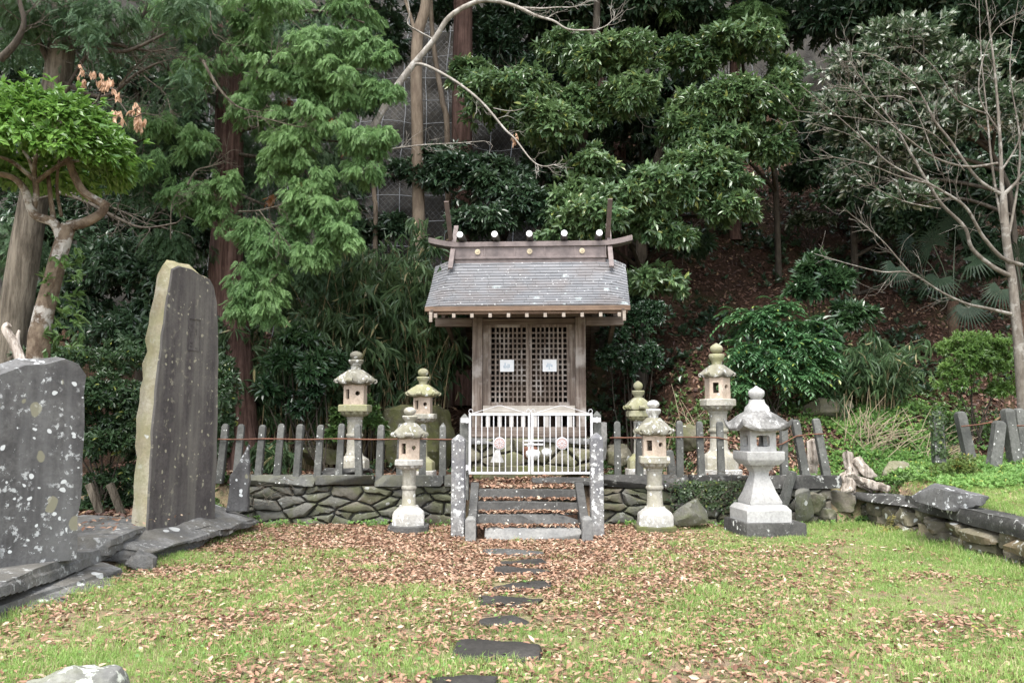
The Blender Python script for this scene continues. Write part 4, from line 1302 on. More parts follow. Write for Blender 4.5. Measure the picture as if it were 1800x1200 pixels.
# stone foundation, offering slab, vessels behind the gate
fdn = thing('stone_foundation', 'rough stone foundation of large blocks under the shrine', 'foundation', (sb_.x, SY - .2, .6), YAW)
mb = MB(); stone_face(mb, -1.22, 1.22, -.08, .70, -.05, 16, 15, asp=1.7, bulge=.04)
mb.build('stones', M_rock, fdn, smooth=35)
mb = MB(); mb.box(-1.18, 1.18, .05, 1.9, -.1, .71); mb.build('core', M_rock, fdn, bevel=.03)
for k, (x, w_) in enumerate(((-.75, .85), (.55, 1.2))):
    V, Fc = rock_shape((w_, .5, .10), 60 + k, 3, 8, .05, .9); mb = MB(); mb.add(V, Fc, Matrix.Translation((x, .1, .66))); mb.build('cap_stone', M_ledge, fdn, smooth=30)
c = P(935, 820, 13.35)
rock('foundation_stone', 'long mossy stone lying in front of the shrine foundation', (c.x, 13.35, .74), (2.0, .42, .24), .02, 66, M_mossrock, cuts=4, boxy=.85, n=12, cat='stone')
rock('paving_stone', 'flat pale paving stone just inside the white gate', (P(1000, 838, 12.8).x, 12.8, .66), (1.2, .55, .10), .0, 67, M_step, cuts=3, boxy=.9, cat='stone')
def vessel(label, name, px, bot, Y, prof, mat=M_ceramic, cat='vessel'):
    b = P(px, bot, Y); mb = MB(); m = mpp(Y)
    mb.loft([[Vector((r_ * m * math.cos(2 * math.pi * q / 24), r_ * m * math.sin(2 * math.pi * q / 24), z_ * m)) for q in range(24)] for z_, r_ in prof])
    o = mb.build(name, mat, smooth=45); o.location = b
    return tag(o, label, cat)
vessel('white round-bellied bowl behind the gate latch', 'white_bowl', 937, 808, 13.3, [(0, 6), (2, 8), (6, 12), (11, 13), (15, 12), (17, 8), (18, 4)])
vessel('small white jar right of the bowl behind the gate', 'white_jar', 961, 801, 13.4, [(0, 6), (2, 8), (6, 9), (10, 8.5), (12, 6), (13, 3)])
vessel('white cone-shaped stone stand behind the left gate leaf', 'white_cone', 874, 812, 13.3, [(0, 12), (2, 11.5), (12, 7), (20, 4), (21, 3)], M_granite)
vessel('rusty brown pot standing behind the gate latch', 'brown_pot', 932, 806, 13.55, [(0, 9), (4, 12), (14, 14), (20, 12), (21, 10)], M_rust)

# ------------------------------------------------------------------ foliage tools
def pads_twigs(pads, sub=12, subr=.42, up=.15, ybias=-.1, zb=.25, zmin=-.45):
    pos, out = [], []
    for (px, py, Y, rx, rz, n) in pads:
        c = np.array(P(px, py, Y)); m = mpp(Y)
        r = np.array([rx * m, max(rx, rz) * m * .8, rz * m])
        d = rdirs(sub * 3); d[:, 2] += zb; d[:, 1] += ybias; d = norm(d); d = d[d[:, 2] > zmin][:sub]
        scn = c + d * r * rs.uniform(.35, .85, (len(d), 1))
        sr = subr * np.array([r[0], r[1], r[2] * .85]) * 1.0
        k = rs.randint(0, len(d), n)
        dd = rdirs(n); dd[:, 2] += zb * 1.2; dd = norm(dd)
        kk = rs.uniform(.7, 1.25, len(d))[k][:, None]
        p = scn[k] + dd * sr * kk * rs.uniform(.55, 1.0, (n, 1)) ** .6
        o = norm(d[k] * np.array([1, 1, .6]) * .6 + dd * .8 + np.array([0, 0, up]))
        pos.append(p); out.append(o)
    return np.concatenate(pos), np.concatenate(out)

def leaves_at(pos, out, k, L, spread=1.0, droop=.25, w=.34, fold=.07, jit=.35, Lvar=.3, tdroop=.16, back=0.5, face=.6, LS=1.0, KS=1.0):
    n = len(pos); L = L * LS; k = int(round(k * KS))
    P0 = np.repeat(pos, k, 0); D = np.repeat(out, k, 0)
    perp = np.cross(D, rdirs(n * k)); perp = norm(perp)
    a = rs.uniform(.15, 1.0, (n * k, 1)) * spread
    d = norm(D * (1 - .45 * a) + perp * a + np.array([0, 0, -droop]))
    x, yv, z = frames(d, jit, ref=D * face + np.array([0, -.25, .75]))
    P0 = P0 - D * L * back * rs.uniform(0, 1, (n * k, 1))
    TV, TF = leaf_template(w, fold, tdroop)
    return scatter(TV, TF, P0, x, yv, z, L * rs.uniform(1 - Lvar, 1 + Lvar, n * k))

def spray_template(seed=0):
    """flat fan spray of cypress scales: axis with alternating side shoots"""
    r = random.Random(seed); V, Fc = [], []
    def blade(a, b, w_):
        a, b = Vector(a), Vector(b); d = b - a; nrm = Vector((-d.y, d.x, 0)).normalized() * w_
        mid = a + d * .45
        k = len(V)
        V.extend([tuple(a), tuple(mid + nrm), tuple(b), tuple(mid - nrm)])
        Fc.append((k, k + 1, k + 2, k + 3))
    def dz(x, y): return -.28 * (y * y) - .10 * x * x
    def pt(x, y): return (x, y, dz(x, y) + r.uniform(-.012, .012))
    blade(pt(0, 0), pt(0, .6), .02); blade(pt(0, .55), pt(0, 1.0), .05)
    for k in range(5):
        y = .10 + .16 * k; L = .55 * (1 - .72 * (k / 5))
        for sg in (-1, 1):
            a = math.radians(50 + r.uniform(-10, 10)); l_ = L * r.uniform(.7, 1.15)
            ex, ey = sg * l_ * math.sin(a), y + l_ * math.cos(a)
            blade(pt(0, y), pt(ex, ey), .035 + .03 * l_)
            l2 = l_ * .5
            blade(pt(ex * .45, y + (ey - y) * .45), pt(ex * .45 + sg * l2 * .15, y + (ey - y) * .45 + l2), .035)
    return np.array(V), np.array(Fc)
SPR = [spray_template(k) for k in range(3)]
SPR = [(t[0] * np.array([.62, 1.0, 1.5]), t[1]) for t in SPR]
def sprays_at(pos, out, L, droop=.45, jit=.35, Lvar=.35):
    res = []
    ch = rs.randint(0, 3, len(pos))
    for t in range(3):
        q = ch == t
        d = norm(out[q] * np.array([1, 1, .35]) + np.array([0, 0, -droop]) + rs.normal(0, .22, (q.sum(), 3)))
        x, yv, z = frames(d, jit)
        res.append(scatter(SPR[t][0], SPR[t][1], pos[q] - d * L * .4, x, yv, z, L * rs.uniform(1 - Lvar, 1 + Lvar, q.sum())))
    return merge(res)

def curve(pts, radii, per=5):
    """Catmull-Rom through pts"""
    pts = [Vector(p) for p in pts]
    if not hasattr(radii, '__len__'): radii = [radii] * len(pts)
    o, orr = [], []
    for i in range(len(pts) - 1):
        p0, p1, p2, p3 = pts[max(i - 1, 0)], pts[i], pts[i + 1], pts[min(i + 2, len(pts) - 1)]
        for k in range(per):
            t = k / per
            o.append(.5 * ((2 * p1) + (p2 - p0) * t + (2 * p0 - 5 * p1 + 4 * p2 - p3) * t * t + (3 * p1 - p0 - 3 * p2 + p3) * t ** 3))
            orr.append(radii[i] + (radii[i + 1] - radii[i]) * t)
    o.append(pts[-1]); orr.append(radii[-1])
    return o, orr
def pxc(pl, Y0, Y1=None):
    """points from (px, py[, Y]) running from depth Y0 to Y1"""
    n = len(pl); Y1 = Y0 if Y1 is None else Y1
    return [P(p[0], p[1], p[2] if len(p) > 2 else Y0 + (Y1 - Y0) * i / max(n - 1, 1)) for i, p in enumerate(pl)]
def limb(mb, pts, r0, r1, n=7, wob=.15, per=5):
    k = len(pts)
    o, r = curve(pts, [r0 + (r1 - r0) * (i / (k - 1)) for i in range(k)], per)
    mb.tube(o, r, n, True, wob)
    return o
def twigs(mb, path, r, cnt, L, dirb=(0, 0, .3), depth=1, seed=0, tmin=.2, rmin=.0022, spread=.8):
    rq = random.Random(seed)
    for _ in range(cnt):
        i = int(len(path) * rq.uniform(tmin, .98)); i = min(max(i, 1), len(path) - 1)
        p = path[i]; ax = (path[i] - path[i - 1]).normalized()
        v = Vector((rq.gauss(0, 1), rq.gauss(0, 1), rq.gauss(0, 1)))
        v = (v - ax * v.dot(ax)).normalized()
        d = (ax * rq.uniform(.5, 1.1) + v * spread + Vector(dirb)).normalized()
        l = L * rq.uniform(.5, 1.2)
        b1 = p + d * l * .5 + Vector((rq.gauss(0, .04), rq.gauss(0, .04), rq.gauss(0, .04))) * l * 2
        b2 = p + d * l + Vector((rq.gauss(0, .1), rq.gauss(0, .1), rq.gauss(0, .1) + .06)) * l
        o, ra = curve([p, b1, b2], [r, r * .7, rmin], 4)
        mb.tube(o, ra, 4, False)
        if depth: twigs(mb, o, max(r * .55, rmin), 3, L * .55, dirb, depth - 1, rq.randint(0, 9999), .2, rmin, spread)

def tree(name, label, cat, base, group=None):
    return thing(name, label, cat, base, 0, group)

# ------------------------------------------------------------------ left conifers
# red-barked cedar/cypress by the tall stele
YR = 15.0
b = P(427, 838, YR); b.z = zf(b.x, YR)
t1 = tree('cypress_tree', 'large cypress with red-brown trunk beside the tall stele, drooping bright sprays', 'conifer', b)
mb = MB(); limb(mb, pxc([(432, 850), (424, 740), (412, 600), (402, 450), (402, 300), (404, 150), (404, 0), (402, -260), (400, -560)], YR), .30, .24, 20, .10, 6)
limb(mb, pxc([(450, 845), (440, 780), (424, 690), (412, 600)], YR - .1), .16, .12, 12, .2)
limb(mb, pxc([(398, 620, 15.1), (378, 540, 15.1), (382, 420, 15.1), (396, 300, 15.0)], 15.1), .16, .12, 12, .15)
mb.build('trunk', B_red, t1, smooth=60, world=True)
mb = MB()
for pl, Y0, Y1, r0 in (([(404, 330), (440, 350), (500, 368), (560, 350), (620, 354)], 15, 13.6, .035), ([(402, 160), (360, 120), (390, 60), (420, 20)], 15, 14.5, .05), ([(405, 235), (500, 215), (560, 245), (650, 250)], 15, 13.3, .04),
                       ([(404, 110), (500, 90), (560, 120), (640, 122)], 15, 13.2, .045), ([(404, 40), (480, 30), (560, 20), (640, 40)], 15, 13.4, .05), ([(402, 370), (440, 400), (470, 440), (500, 470)], 15, 13.2, .04), ([(400, 470), (440, 480), (460, 500), (470, 540)], 15, 13.6, .035),
                       ([(404, 270), (520, 290), (560, 340), (600, 400)], 15, 13.2, .045), ([(402, 330), (330, 310), (270, 318), (250, 315)], 15, 13.6, .04), ([(402, 200), (330, 150), (250, 90), (160, 80)], 15, 12.6, .05), ([(402, 260), (320, 230), (240, 250), (180, 300)], 15, 13, .04)):
    o = limb(mb, pxc(pl, Y0, Y1), r0, r0 * .3, 6)
    twigs(mb, o, .010, 12, .5, (0, -.1, -.15), 1, int(pl[1][0] * 7 + pl[1][1]))
for pl, Y0, Y1, r0 in (([(357, 107), (383, 153), (417, 187), (457, 197)], 13.2, 12.8, .028), ([(340, 100), (370, 112), (396, 122)], 13.4, 13.6, .03), ([(165, 67), (215, 82), (267, 90), (310, 84)], 12.2, 12.0, .025), ([(233, 90), (250, 130), (290, 165), (300, 200)], 12.6, 12.4, .018), ([(210, 150), (245, 110), (280, 80)], 12.6, 12.4, .022),
                       ([(330, 325), (345, 300), (372, 292), (400, 280)], 13.3, 13.6, .02), ([(430, 210), (450, 205), (520, 222), (540, 222)], 13.1, 12.8, .014), ([(450, 140), (470, 110), (510, 75)], 13.2, 13.0, .012), ([(420, 372), (456, 370), (500, 358), (510, 353)], 13.3, 12.9, .016), ([(456, 370), (475, 395), (505, 425)], 13.0, 12.8, .012), ([(300, 420), (302, 360), (318, 330)], 13.2, 13.0, .012), ([(370, 20), (375, 60), (405, 80)], 13.2, 13.1, .012)):
    o = limb(mb, pxc(pl, Y0, Y1), r0, r0 * .3, 6)
    twigs(mb, o, .006, 8, .45, (0, -.1, -.2), 1, int(pl[1][0] * 5 + pl[1][1]))
mb.build('branches', B_gray, t1, smooth=60, world=True)
bright = [(470, 20, 13.6, 90, 40, 300), (560, 80, 13.3, 80, 40, 300), (640, 85, 13.3, 45, 32, 150), (500, 130, 13.4, 70, 34, 240), (600, 130, 13.2, 60, 32, 170), (560, 210, 13.2, 62, 34, 200), (640, 245, 13.1, 55, 26, 150), (500, 225, 13.6, 50, 36, 180),
          (520, 260, 13.2, 50, 36, 170), (560, 320, 13.2, 42, 34, 150), (490, 290, 13.4, 45, 34, 150), (560, 375, 13.0, 42, 36, 140), (590, 420, 12.9, 45, 36, 150), (530, 350, 13.1, 44, 34, 130), (440, 410, 13.2, 40, 30, 120), (470, 430, 13.1, 45, 30, 130), (545, 450, 13.0, 40, 36, 120),
          (440, 500, 13.2, 48, 34, 140), (470, 530, 13.1, 40, 36, 110), (430, 540, 13.2, 36, 32, 90), (330, 345, 13.6, 60, 32, 140), (380, 385, 13.8, 50, 26, 110), (600, 180, 13.6, 70, 36, 200), (660, 160, 13.3, 30, 26, 80), (640, 300, 13.2, 45, 28, 120), (440, 90, 14.0, 60, 50, 200), (455, 180, 14.2, 55, 50, 170), (690, 165, 13.2, 26, 16, 50), (680, 240, 13.1, 30, 16, 60), (675, 95, 13.3, 26, 20, 60), (620, 425, 12.9, 24, 12, 40), (620, 20, 13.6, 60, 36, 160), (350, 120, 13.6, 60, 34, 130), (300, 30, 13.0, 70, 30, 130), (280, 220, 13.6, 60, 30, 120), (340, 250, 13.7, 46, 34, 110), (250, 290, 13.4, 50, 30, 100), (400, 330, 13.6, 40, 30, 90), (560, 160, 13.6, 60, 30, 130), (430, 190, 13.6, 50, 30, 110), (660, 260, 13.2, 30, 24, 70), (510, 410, 13.3, 36, 34, 100), (610, 370, 13.2, 24, 22, 50), (480, 480, 13.2, 30, 26, 70)]
p, o = pads_twigs([(*q[:3], q[3] * 1.08, q[4] * 1.3, int(q[5] * 4.6)) for q in bright], 26, .21, zb=.05, zmin=-1)
V, Fq = sprays_at(p, o, .17, .75, .45)
np_mesh('crown', V, Fq, L_cyp, t1)
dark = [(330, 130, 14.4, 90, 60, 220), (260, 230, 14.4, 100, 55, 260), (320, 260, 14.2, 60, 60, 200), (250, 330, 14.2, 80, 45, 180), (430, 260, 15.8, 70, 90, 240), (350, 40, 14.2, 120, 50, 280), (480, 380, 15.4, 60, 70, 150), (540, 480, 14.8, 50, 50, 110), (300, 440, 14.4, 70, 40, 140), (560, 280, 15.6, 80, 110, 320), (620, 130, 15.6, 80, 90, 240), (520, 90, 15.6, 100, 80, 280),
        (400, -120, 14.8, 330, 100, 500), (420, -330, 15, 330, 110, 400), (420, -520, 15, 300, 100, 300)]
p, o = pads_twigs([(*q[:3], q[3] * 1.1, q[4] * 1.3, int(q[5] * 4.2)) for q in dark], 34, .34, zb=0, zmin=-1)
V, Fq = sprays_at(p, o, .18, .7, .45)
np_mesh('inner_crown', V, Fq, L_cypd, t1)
p, o = pads_twigs([(585, 215, 13.5, 18, 14, 16), (505, 185, 13.6, 10, 16, 10), (480, 345, 13.6, 10, 14, 8), (525, 325, 13.1, 8, 8, 6), (615, 260, 13.4, 6, 6, 5)], 3, .5)
V, Fq = sprays_at(p, o, .22)
np_mesh('dry_sprays', V, Fq, L_rust, t1)

# leaning grey conifer at the far left
b = P(14, 640, 12.4); b.z = .3
t2 = tree('conifer_tree', 'grey-barked conifer trunk leaning behind the clipped tree at far left', 'conifer', b)
mb = MB(); limb(mb, [Vector((b.x - .1, 12.4, b.z))] + pxc([(22, 600), (38, 480), (58, 360), (84, 240), (102, 130), (114, 20), (124, -120), (140, -400)], 12.4), .24, .19, 18, .08, 6)
mb.build('trunk', B_gray, t2, smooth=60, world=True)
mb = MB()
for pl, Y0, Y1, r0 in (([(100, 140), (60, 60), (20, 30), (-40, 20)], 12.4, 11.4, .06), ([(0, 105), (28, 75), (42, 40), (34, 0), (30, -60)], 10.6, 10.4, .055), ([(110, 60), (160, 80), (220, 90), (290, 60)], 12.4, 11.6, .05), ([(84, 230), (160, 88), (240, 86), (268, 92)], 12.4, 11.8, .035),
                       ([(70, 330), (140, 350), (200, 380), (250, 400), (310, 392)], 12.2, 11.6, .035), ([(66, 350), (130, 340), (210, 370), (260, 395)], 12.2, 11.8, .02), ([(110, 50), (200, 60), (250, 30), (260, -20)], 12.4, 11.8, .05), ([(100, 140), (180, 170), (240, 130), (280, 110)], 12.4, 11.6, .04)):
    o = limb(mb, pxc(pl, Y0, Y1), r0, r0 * .35, 7)
    twigs(mb, o, .009, 9, .6, (0, -.1, -.1), 1, int(pl[1][0] * 3 + pl[1][1]))
mb.build('branches', B_dark, t2, smooth=60, world=True)
p, o = pads_twigs([(60, 15, 11.6, 110, 30, 200), (190, 30, 11.8, 90, 30, 150), (140, 70, 12.6, 120, 40, 180), (320, 15, 11.4, 40, 20, 60), (330, 150, 11.6, 22, 14, 40), (160, 60, 10.2, 30, 12, 30), (20, 80, 12.8, 80, 40, 120), (0, 420, 13.4, 70, 45, 160), (50, 460, 13.0, 60, 25, 110), (60, -150, 12, 260, 90, 360), (100, -330, 12.4, 260, 90, 260)], 16, .40, zb=0, zmin=-1)
p = np.repeat(p, 3, 0) + rs.normal(0, .12, (len(p) * 3, 3)); o = np.repeat(o, 3, 0)
V, Fq = sprays_at(p, o, .20, .6, .45)
np_mesh('crown', V, Fq, L_cypd, t2)

# clipped glossy tree at left
YT = 8.6
b = P(60, 700, YT); b.z = .28
t3 = tree('clipped_tree', 'clipped evergreen with bright glossy dome crown and mottled forked trunk at left', 'tree', b)
mb = MB()
limb(mb, [b] + pxc([(66, 632), (74, 570), (90, 506), (106, 445), (122, 396)], YT), .12, .078, 14, .32, 6)
limb(mb, pxc([(112, 430), (96, 392), (60, 376), (44, 335), (22, 312), (-14, 304)], YT, YT - .1), .062, .028, 10, .3)
limb(mb, pxc([(58, 366), (64, 340), (60, 300), (64, 270)], YT), .04, .02, 8, .15)
limb(mb, pxc([(94, 384), (88, 340), (84, 300)], YT + .1), .03, .02, 8, .15)
limb(mb, pxc([(108, 380), (100, 330), (104, 280)], YT + .2), .02, .015, 8, .15)
limb(mb, pxc([(120, 398), (150, 391), (176, 376), (184, 362), (166, 350), (146, 336), (130, 308), (120, 280)], YT, YT - .1), .058, .034, 10, .35)
limb(mb, pxc([(180, 366), (188, 354)], YT - .05), .05, .045, 10, .1)
for px, py in ((-20, 270), (40, 265), (150, 280), (190, 250)): limb(mb, pxc([(64, 320), ((px + 64) / 2, (py + 320) / 2 - 10), (px, py)], YT, YT + rnd.uniform(-.4, .4)), .03, .012, 6, .15)
mb.build('trunk', B_topi, t3, smooth=60, world=True)
pos, out = [], []
c = np.array(P(58, 285, YT)); m = mpp(YT)
n = 1900
d = rdirs(n * 2); d[:, 2] = np.abs(d[:, 2]) * 1.0 - .12; d = norm(d)[:n]
bump_ = 1 + .09 * n2(d[:, 0] * 3, d[:, 2] * 3 + d[:, 1] * 2, 1.6)
r_ = np.array([168 * m, 150 * m, 122 * m]) * bump_[:, None]
pos = c + d * r_ * rs.uniform(.74, 1.0, (n, 1)) ** .5
pos[:70] = c + d[:70] * r_[:70] * rs.uniform(1.02, 1.16, (70, 1))
o = norm(d * np.array([1, 1, .8]) + np.array([0, 0, .05]) + rs.normal(0, .2, d.shape))
V, Fq = leaves_at(pos, o, 7, .102, 1.0, .40, .40, .06, .3, face=1.3)
np_mesh('crown', V, Fq, L_topi, t3)
tw = MB()
for k in range(9):
    px = 100 + k * 9; limb(tw, pxc([(px * .8 + 30, 420 + k * 12), (px * .9 + 20, 400 + k * 10), (px * .6 + 60, 460 - k * 4)], YT), .008, .003, 5)
pos2 = np.array([P(90 + rnd.uniform(-15, 55), rnd.uniform(440, 620), YT + rnd.uniform(-.2, .3)) for _ in range(70)])
V, Fq = leaves_at(pos2, norm(rs.normal(0, 1, (70, 3)) + np.array([.3, -.3, .3])), 6, .10, 1.0, .3)
np_mesh('shoot_foliage', V, Fq, L_nand, t3)
# dead branch with tan leaves above it
db = thing('dead_branch', 'dead branch with hanging tan leaves sticking up beyond the clipped crown', 'branch', P(170, 260, 9.3))
mb = MB()
o1 = limb(mb, pxc([(120, 270), (150, 200), (172, 175), (176, 150), (150, 130)], 9.3), .022, .006, 6)
o2 = limb(mb, pxc([(150, 200), (200, 175), (230, 205), (250, 200)], 9.3, 9.1), .014, .005, 6)
limb(mb, pxc([(172, 175), (190, 150), (208, 160)], 9.3), .010, .004, 5)
twigs(mb, o1, .005, 10, .3, seed=4); twigs(mb, o2, .005, 10, .25, seed=5)
mb.build('twigs', B_dark, db, smooth=60, world=True)
pts = [(145, 132), (150, 150), (165, 135), (175, 145), (180, 155), (190, 160), (195, 150), (205, 175), (240, 190), (245, 205), (238, 215), (250, 220), (205, 205), (215, 215), (235, 200), (242, 228)]
pos = np.repeat(np.array([P(x, y - 6, 9.2) for x, y in pts]), 4, 0) + rs.normal(0, .025, (len(pts) * 4, 3))
V, Fq = leaves_at(pos, norm(rs.normal(0, .35, (len(pos), 3)) + np.array([0, 0, -1.0])), 5, .075, .6, .3, .38)
np_mesh('dead_leaves', V, Fq, L_dead, db)
# broken stump of bleached wood at far left
sbm = MB(); limb(sbm, pxc([(40, 660), (34, 630), (22, 600), (10, 578), (16, 570)], 7.9), .055, .03, 10, .5)
limb(sbm, pxc([(36, 640), (30, 600), (34, 580)], 7.95), .035, .012, 8, .5)
tag(own_origin(sbm.build('dead_stump', B_dead, smooth=50)), 'bleached broken branch stump rising behind the lichened stele', 'stump')

# ------------------------------------------------------------------ centre trunks on the hill
def hill_pt(px, py, Y):
    q = P(px, py, Y); q.z = zf(q.x, Y); return q
b = hill_pt(738, 560, 17.2)
t4 = tree('slim_tree', 'slim grey-brown trunk rising straight left of the shrine roof', 'tree', b)
mb = MB(); limb(mb, [b] + pxc([(738, 520), (736, 400), (734, 260), (732, 130), (735, 60), (748, 10), (752, -60), (760, -300)], 17.2), .15, .11, 14, .06, 6)
limb(mb, pxc([(732, 70), (722, 30), (708, -10)], 17.2), .05, .03, 8)
mb.build('trunk', B_slim, t4, smooth=60, world=True)
p, o = pads_twigs([(760, -160, 17.2, 230, 90, 500)], 12, .4); V, Fq = leaves_at(p, o, 7, .14); np_mesh('crown', V, Fq, L_machd, t4)
b = hill_pt(814, 400, 18.6)
t5 = tree('cedar_tree', 'straight red-brown cedar trunk above the left end of the shrine ridge', 'conifer', b)
mb = MB(); limb(mb, [b] + pxc([(812, 300), (812, 200), (813, 100), (814, 0), (815, -300)], 18.6), .26, .22, 18, .06, 6)
mb.build('trunk', B_red, t5, smooth=60, world=True)
p, o = pads_twigs([(815, -170, 18.6, 210, 110, 400), (815, -340, 18.6, 200, 100, 300)], 12, .4); V, Fq = sprays_at(p, o, .4); np_mesh('crown', V, Fq, L_cypd, t5)
b = hill_pt(790, 330, 18.4)
t6 = tree('sapling', 'thin bent brown sapling between the slim trunk and the cedar', 'tree', b)
mb = MB(); limb(mb, [b] + pxc([(787, 260), (778, 180), (768, 120), (760, 60), (756, -30)], 18.4), .075, .05, 10, .08)
mb.build('trunk', B_slim, t6, smooth=60, world=True)
p, o = pads_twigs([(752, -60, 18.4, 60, 40, 60)], 6, .4); V, Fq = leaves_at(p, o, 7, .13); np_mesh('crown', V, Fq, L_machd, t6)
b = hill_pt(660, 420, 17.6)
t6b = tree('sapling', 'short thin grey trunk in front of the net left of the shrine', 'tree', b)
mb = MB(); limb(mb, [b] + pxc([(660, 400), (658, 350), (655, 310), (648, 280)], 17.6), .06, .04, 10, .08)
mb.build('trunk', B_slim, t6b, smooth=60, world=True)
for px, Y, lab, py0 in ((1046, 20.0, 'reddish trunk showing between the glossy evergreen pads', 330), (1084, 20.4, 'second reddish trunk just right of the first among the evergreen pads', 330)):
    b = hill_pt(px, py0, Y); tt = tree('cedar_tree', lab, 'conifer', b)
    mb = MB(); limb(mb, [b] + pxc([(px, 250), (px + 2, 100), (px + 3, -100), (px + 3, -300)], Y), .26, .2, 14, .06)
    mb.build('trunk', B_red, tt, smooth=60, world=True)
    p, o = pads_twigs([(px, -200, Y, 170, 90, 260)], 10, .4); V, Fq = sprays_at(p, o, .4); np_mesh('crown', V, Fq, L_cypd, tt)

# pale bare tree with the long arching branch
b = hill_pt(530, 560, 16.2)
t7 = tree('bare_tree', 'pale leafless tree whose long arching branch crosses above the shrine', 'bare tree', b)
mb = MB()
YB = 16.0
limb(mb, [b] + pxc([(545, 470), (566, 390), (590, 333), (623, 290), (660, 217), (697, 153), (727, 113)], 16.2, YB), .095, .068, 10, .12)
main = limb(mb, pxc([(727, 113), (763, 70), (790, 30), (833, 5), (870, 2), (910, 13), (943, 28), (973, 37), (1000, 52), (1047, 53)], YB, 15.2), .065, .012, 8, .1)
b2 = limb(mb, pxc([(727, 113), (750, 116), (800, 143), (847, 180), (887, 227), (905, 244), (933, 280), (953, 292), (977, 289)], YB, 14.8), .035, .007, 7, .1)
b3 = limb(mb, pxc([(763, 70), (735, 55), (717, 42), (720, 20), (712, -20)], YB), .022, .012, 6)
b4 = limb(mb, pxc([(910, 13), (950, 15), (980, 13), (1010, 12), (1040, -2)], 15.7, 15.2), .018, .006, 6)
b5 = limb(mb, pxc([(1047, 53), (1066, 45), (1082, 30), (1096, 18)], 15.2), .012, .004, 5)
b6 = limb(mb, pxc([(640, 270), (690, 262), (740, 255), (800, 252), (850, 248)], 16.1, 15.4), .018, .006, 6)
b7 = limb(mb, pxc([(867, 190), (900, 195), (935, 185), (945, 170)], 15.6), .009, .004, 5)
for k, (br, n_) in enumerate(((main, 14), (b2, 16), (b4, 8), (b5, 6), (b6, 10))): twigs(mb, br, .006, n_, .4, (.1, -.1, .15), 1, 40 + k, .3)
mb.build('branches', B_pale, t7, smooth=60, world=True)
pos = np.array([P(905 + rnd.gauss(0, 3), 246 + rnd.gauss(0, 4), 15.3) for _ in range(10)])
V, Fq = leaves_at(pos, norm(rs.normal(0, .4, (10, 3)) + np.array([0, 0, -1])), 2, .12, .5); np_mesh('dead_leaves', V, Fq, L_dead, t7)

# ------------------------------------------------------------------ glossy evergreens over the shrine
def evergreen(label, base, trunkpx, pads, mat, L=.135, k=8, limbs=True, cat='evergreen tree', rt=.13, name='evergreen_tree', sub=14, **kw):
    t = tree(name, label, cat, base)
    mb = MB()
    tp = limb(mb, [base] + trunkpx, rt, rt * .45, 12, .1, 6)
    if limbs:
        for (px, py, Y, rx, rz, n) in pads:
            c = P(px, py + rz * .4, Y)
            if c.z > 11: continue
            s0 = min(tp, key=lambda q: (q - c).length + max(0, q.z - c.z) * 2)
            mid = (s0 + c) / 2 + Vector((0, 0, .25))
            pth = limb(mb, [s0, mid, c], .05, .015, 7, .1)
            twigs(mb, pth, .012, 5, .6, (0, 0, .1), 1, int(px + py))
    mb.build('trunk', B_dark, t, smooth=60, world=True)
    p, o = pads_twigs([(q[0], q[1], q[2], q[3], q[4], int(q[5] * 1.7)) for q in pads], sub + 14, .36, zb=.18, zmin=-.65)
    kw = {**dict(spread=1.25, droop=.30, w=.36, Lvar=.5), **kw}
    V, Fq = leaves_at(p, o, max(6, k - 1), L * 1.08, **kw)
    np_mesh('crown', V, Fq, mat, t)
    return t
YE = 17.0
b = hill_pt(1005, 420, 17.8)
evergreen('glossy evergreen with layered pads right behind the shrine roof', b, pxc([(1008, 380), (1015, 300), (1030, 200), (1045, 100), (1050, 0)], 17.8),
          [(880, 170, 16.6, 92, 62, 620), (950, 220, 16.2, 75, 62, 480), (1010, 190, 16.8, 60, 50, 280), (835, 130, 17.2, 50, 30, 170), (1080, 110, 16.8, 95, 55, 620), (1110, 170, 16.4, 60, 40, 300), (1040, 300, 16.6, 60, 44, 240), (1000, 90, 17.6, 70, 40, 240)], L_mach, rt=.17)
b = hill_pt(1125, 400, 17.4)
evergreen('glossy evergreen with low bright pads reaching over the right roof corner', b, pxc([(1128, 380), (1150, 300), (1170, 240), (1190, 160)], 17.4),
          [(1080, 380, 15.9, 110, 66, 820), (1160, 340, 15.8, 90, 50, 520), (1240, 310, 15.9, 92, 58, 640), (1280, 370, 15.8, 60, 36, 300), (1190, 420, 15.8, 45, 26, 190), (1150, 500, 16.0, 60, 32, 240), (1010, 350, 16.2, 60, 40, 240), (1000, 410, 15.9, 60, 30, 220)], L_mach, rt=.15)
b = hill_pt(1364, 350, 18.9)
evergreen('glossy evergreen spreading wide above the brown slope right of the shrine', b, pxc([(1362, 310), (1345, 240), (1310, 150), (1290, 60)], 18.4),
          [(1300, 80, 16.9, 85, 40, 480), (1220, 110, 17.2, 70, 44, 320), (1290, 190, 16.6, 105, 55, 680), (1370, 180, 16.8, 50, 60, 300), (1200, 230, 16.6, 65, 40, 280), (1350, 260, 16.6, 55, 45, 300), (1260, 250, 16.4, 70, 36, 300), (1380, 130, 17.2, 40, 30, 130)], L_mach, rt=.08)
b = hill_pt(885, 400, 18.4)
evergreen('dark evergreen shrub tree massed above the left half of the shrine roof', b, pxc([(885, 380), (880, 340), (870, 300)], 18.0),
          [(800, 310, 17.0, 70, 40, 360), (870, 330, 16.8, 85, 55, 480), (780, 280, 17.4, 50, 30, 180), (860, 390, 16.4, 60, 36, 280), (930, 370, 16.4, 60, 50, 320), (740, 310, 17.4, 40, 34, 160), (960, 310, 17.2, 60, 44, 240), (820, 390, 16.6, 40, 30, 140)], L_machd, L=.13, rt=.10)
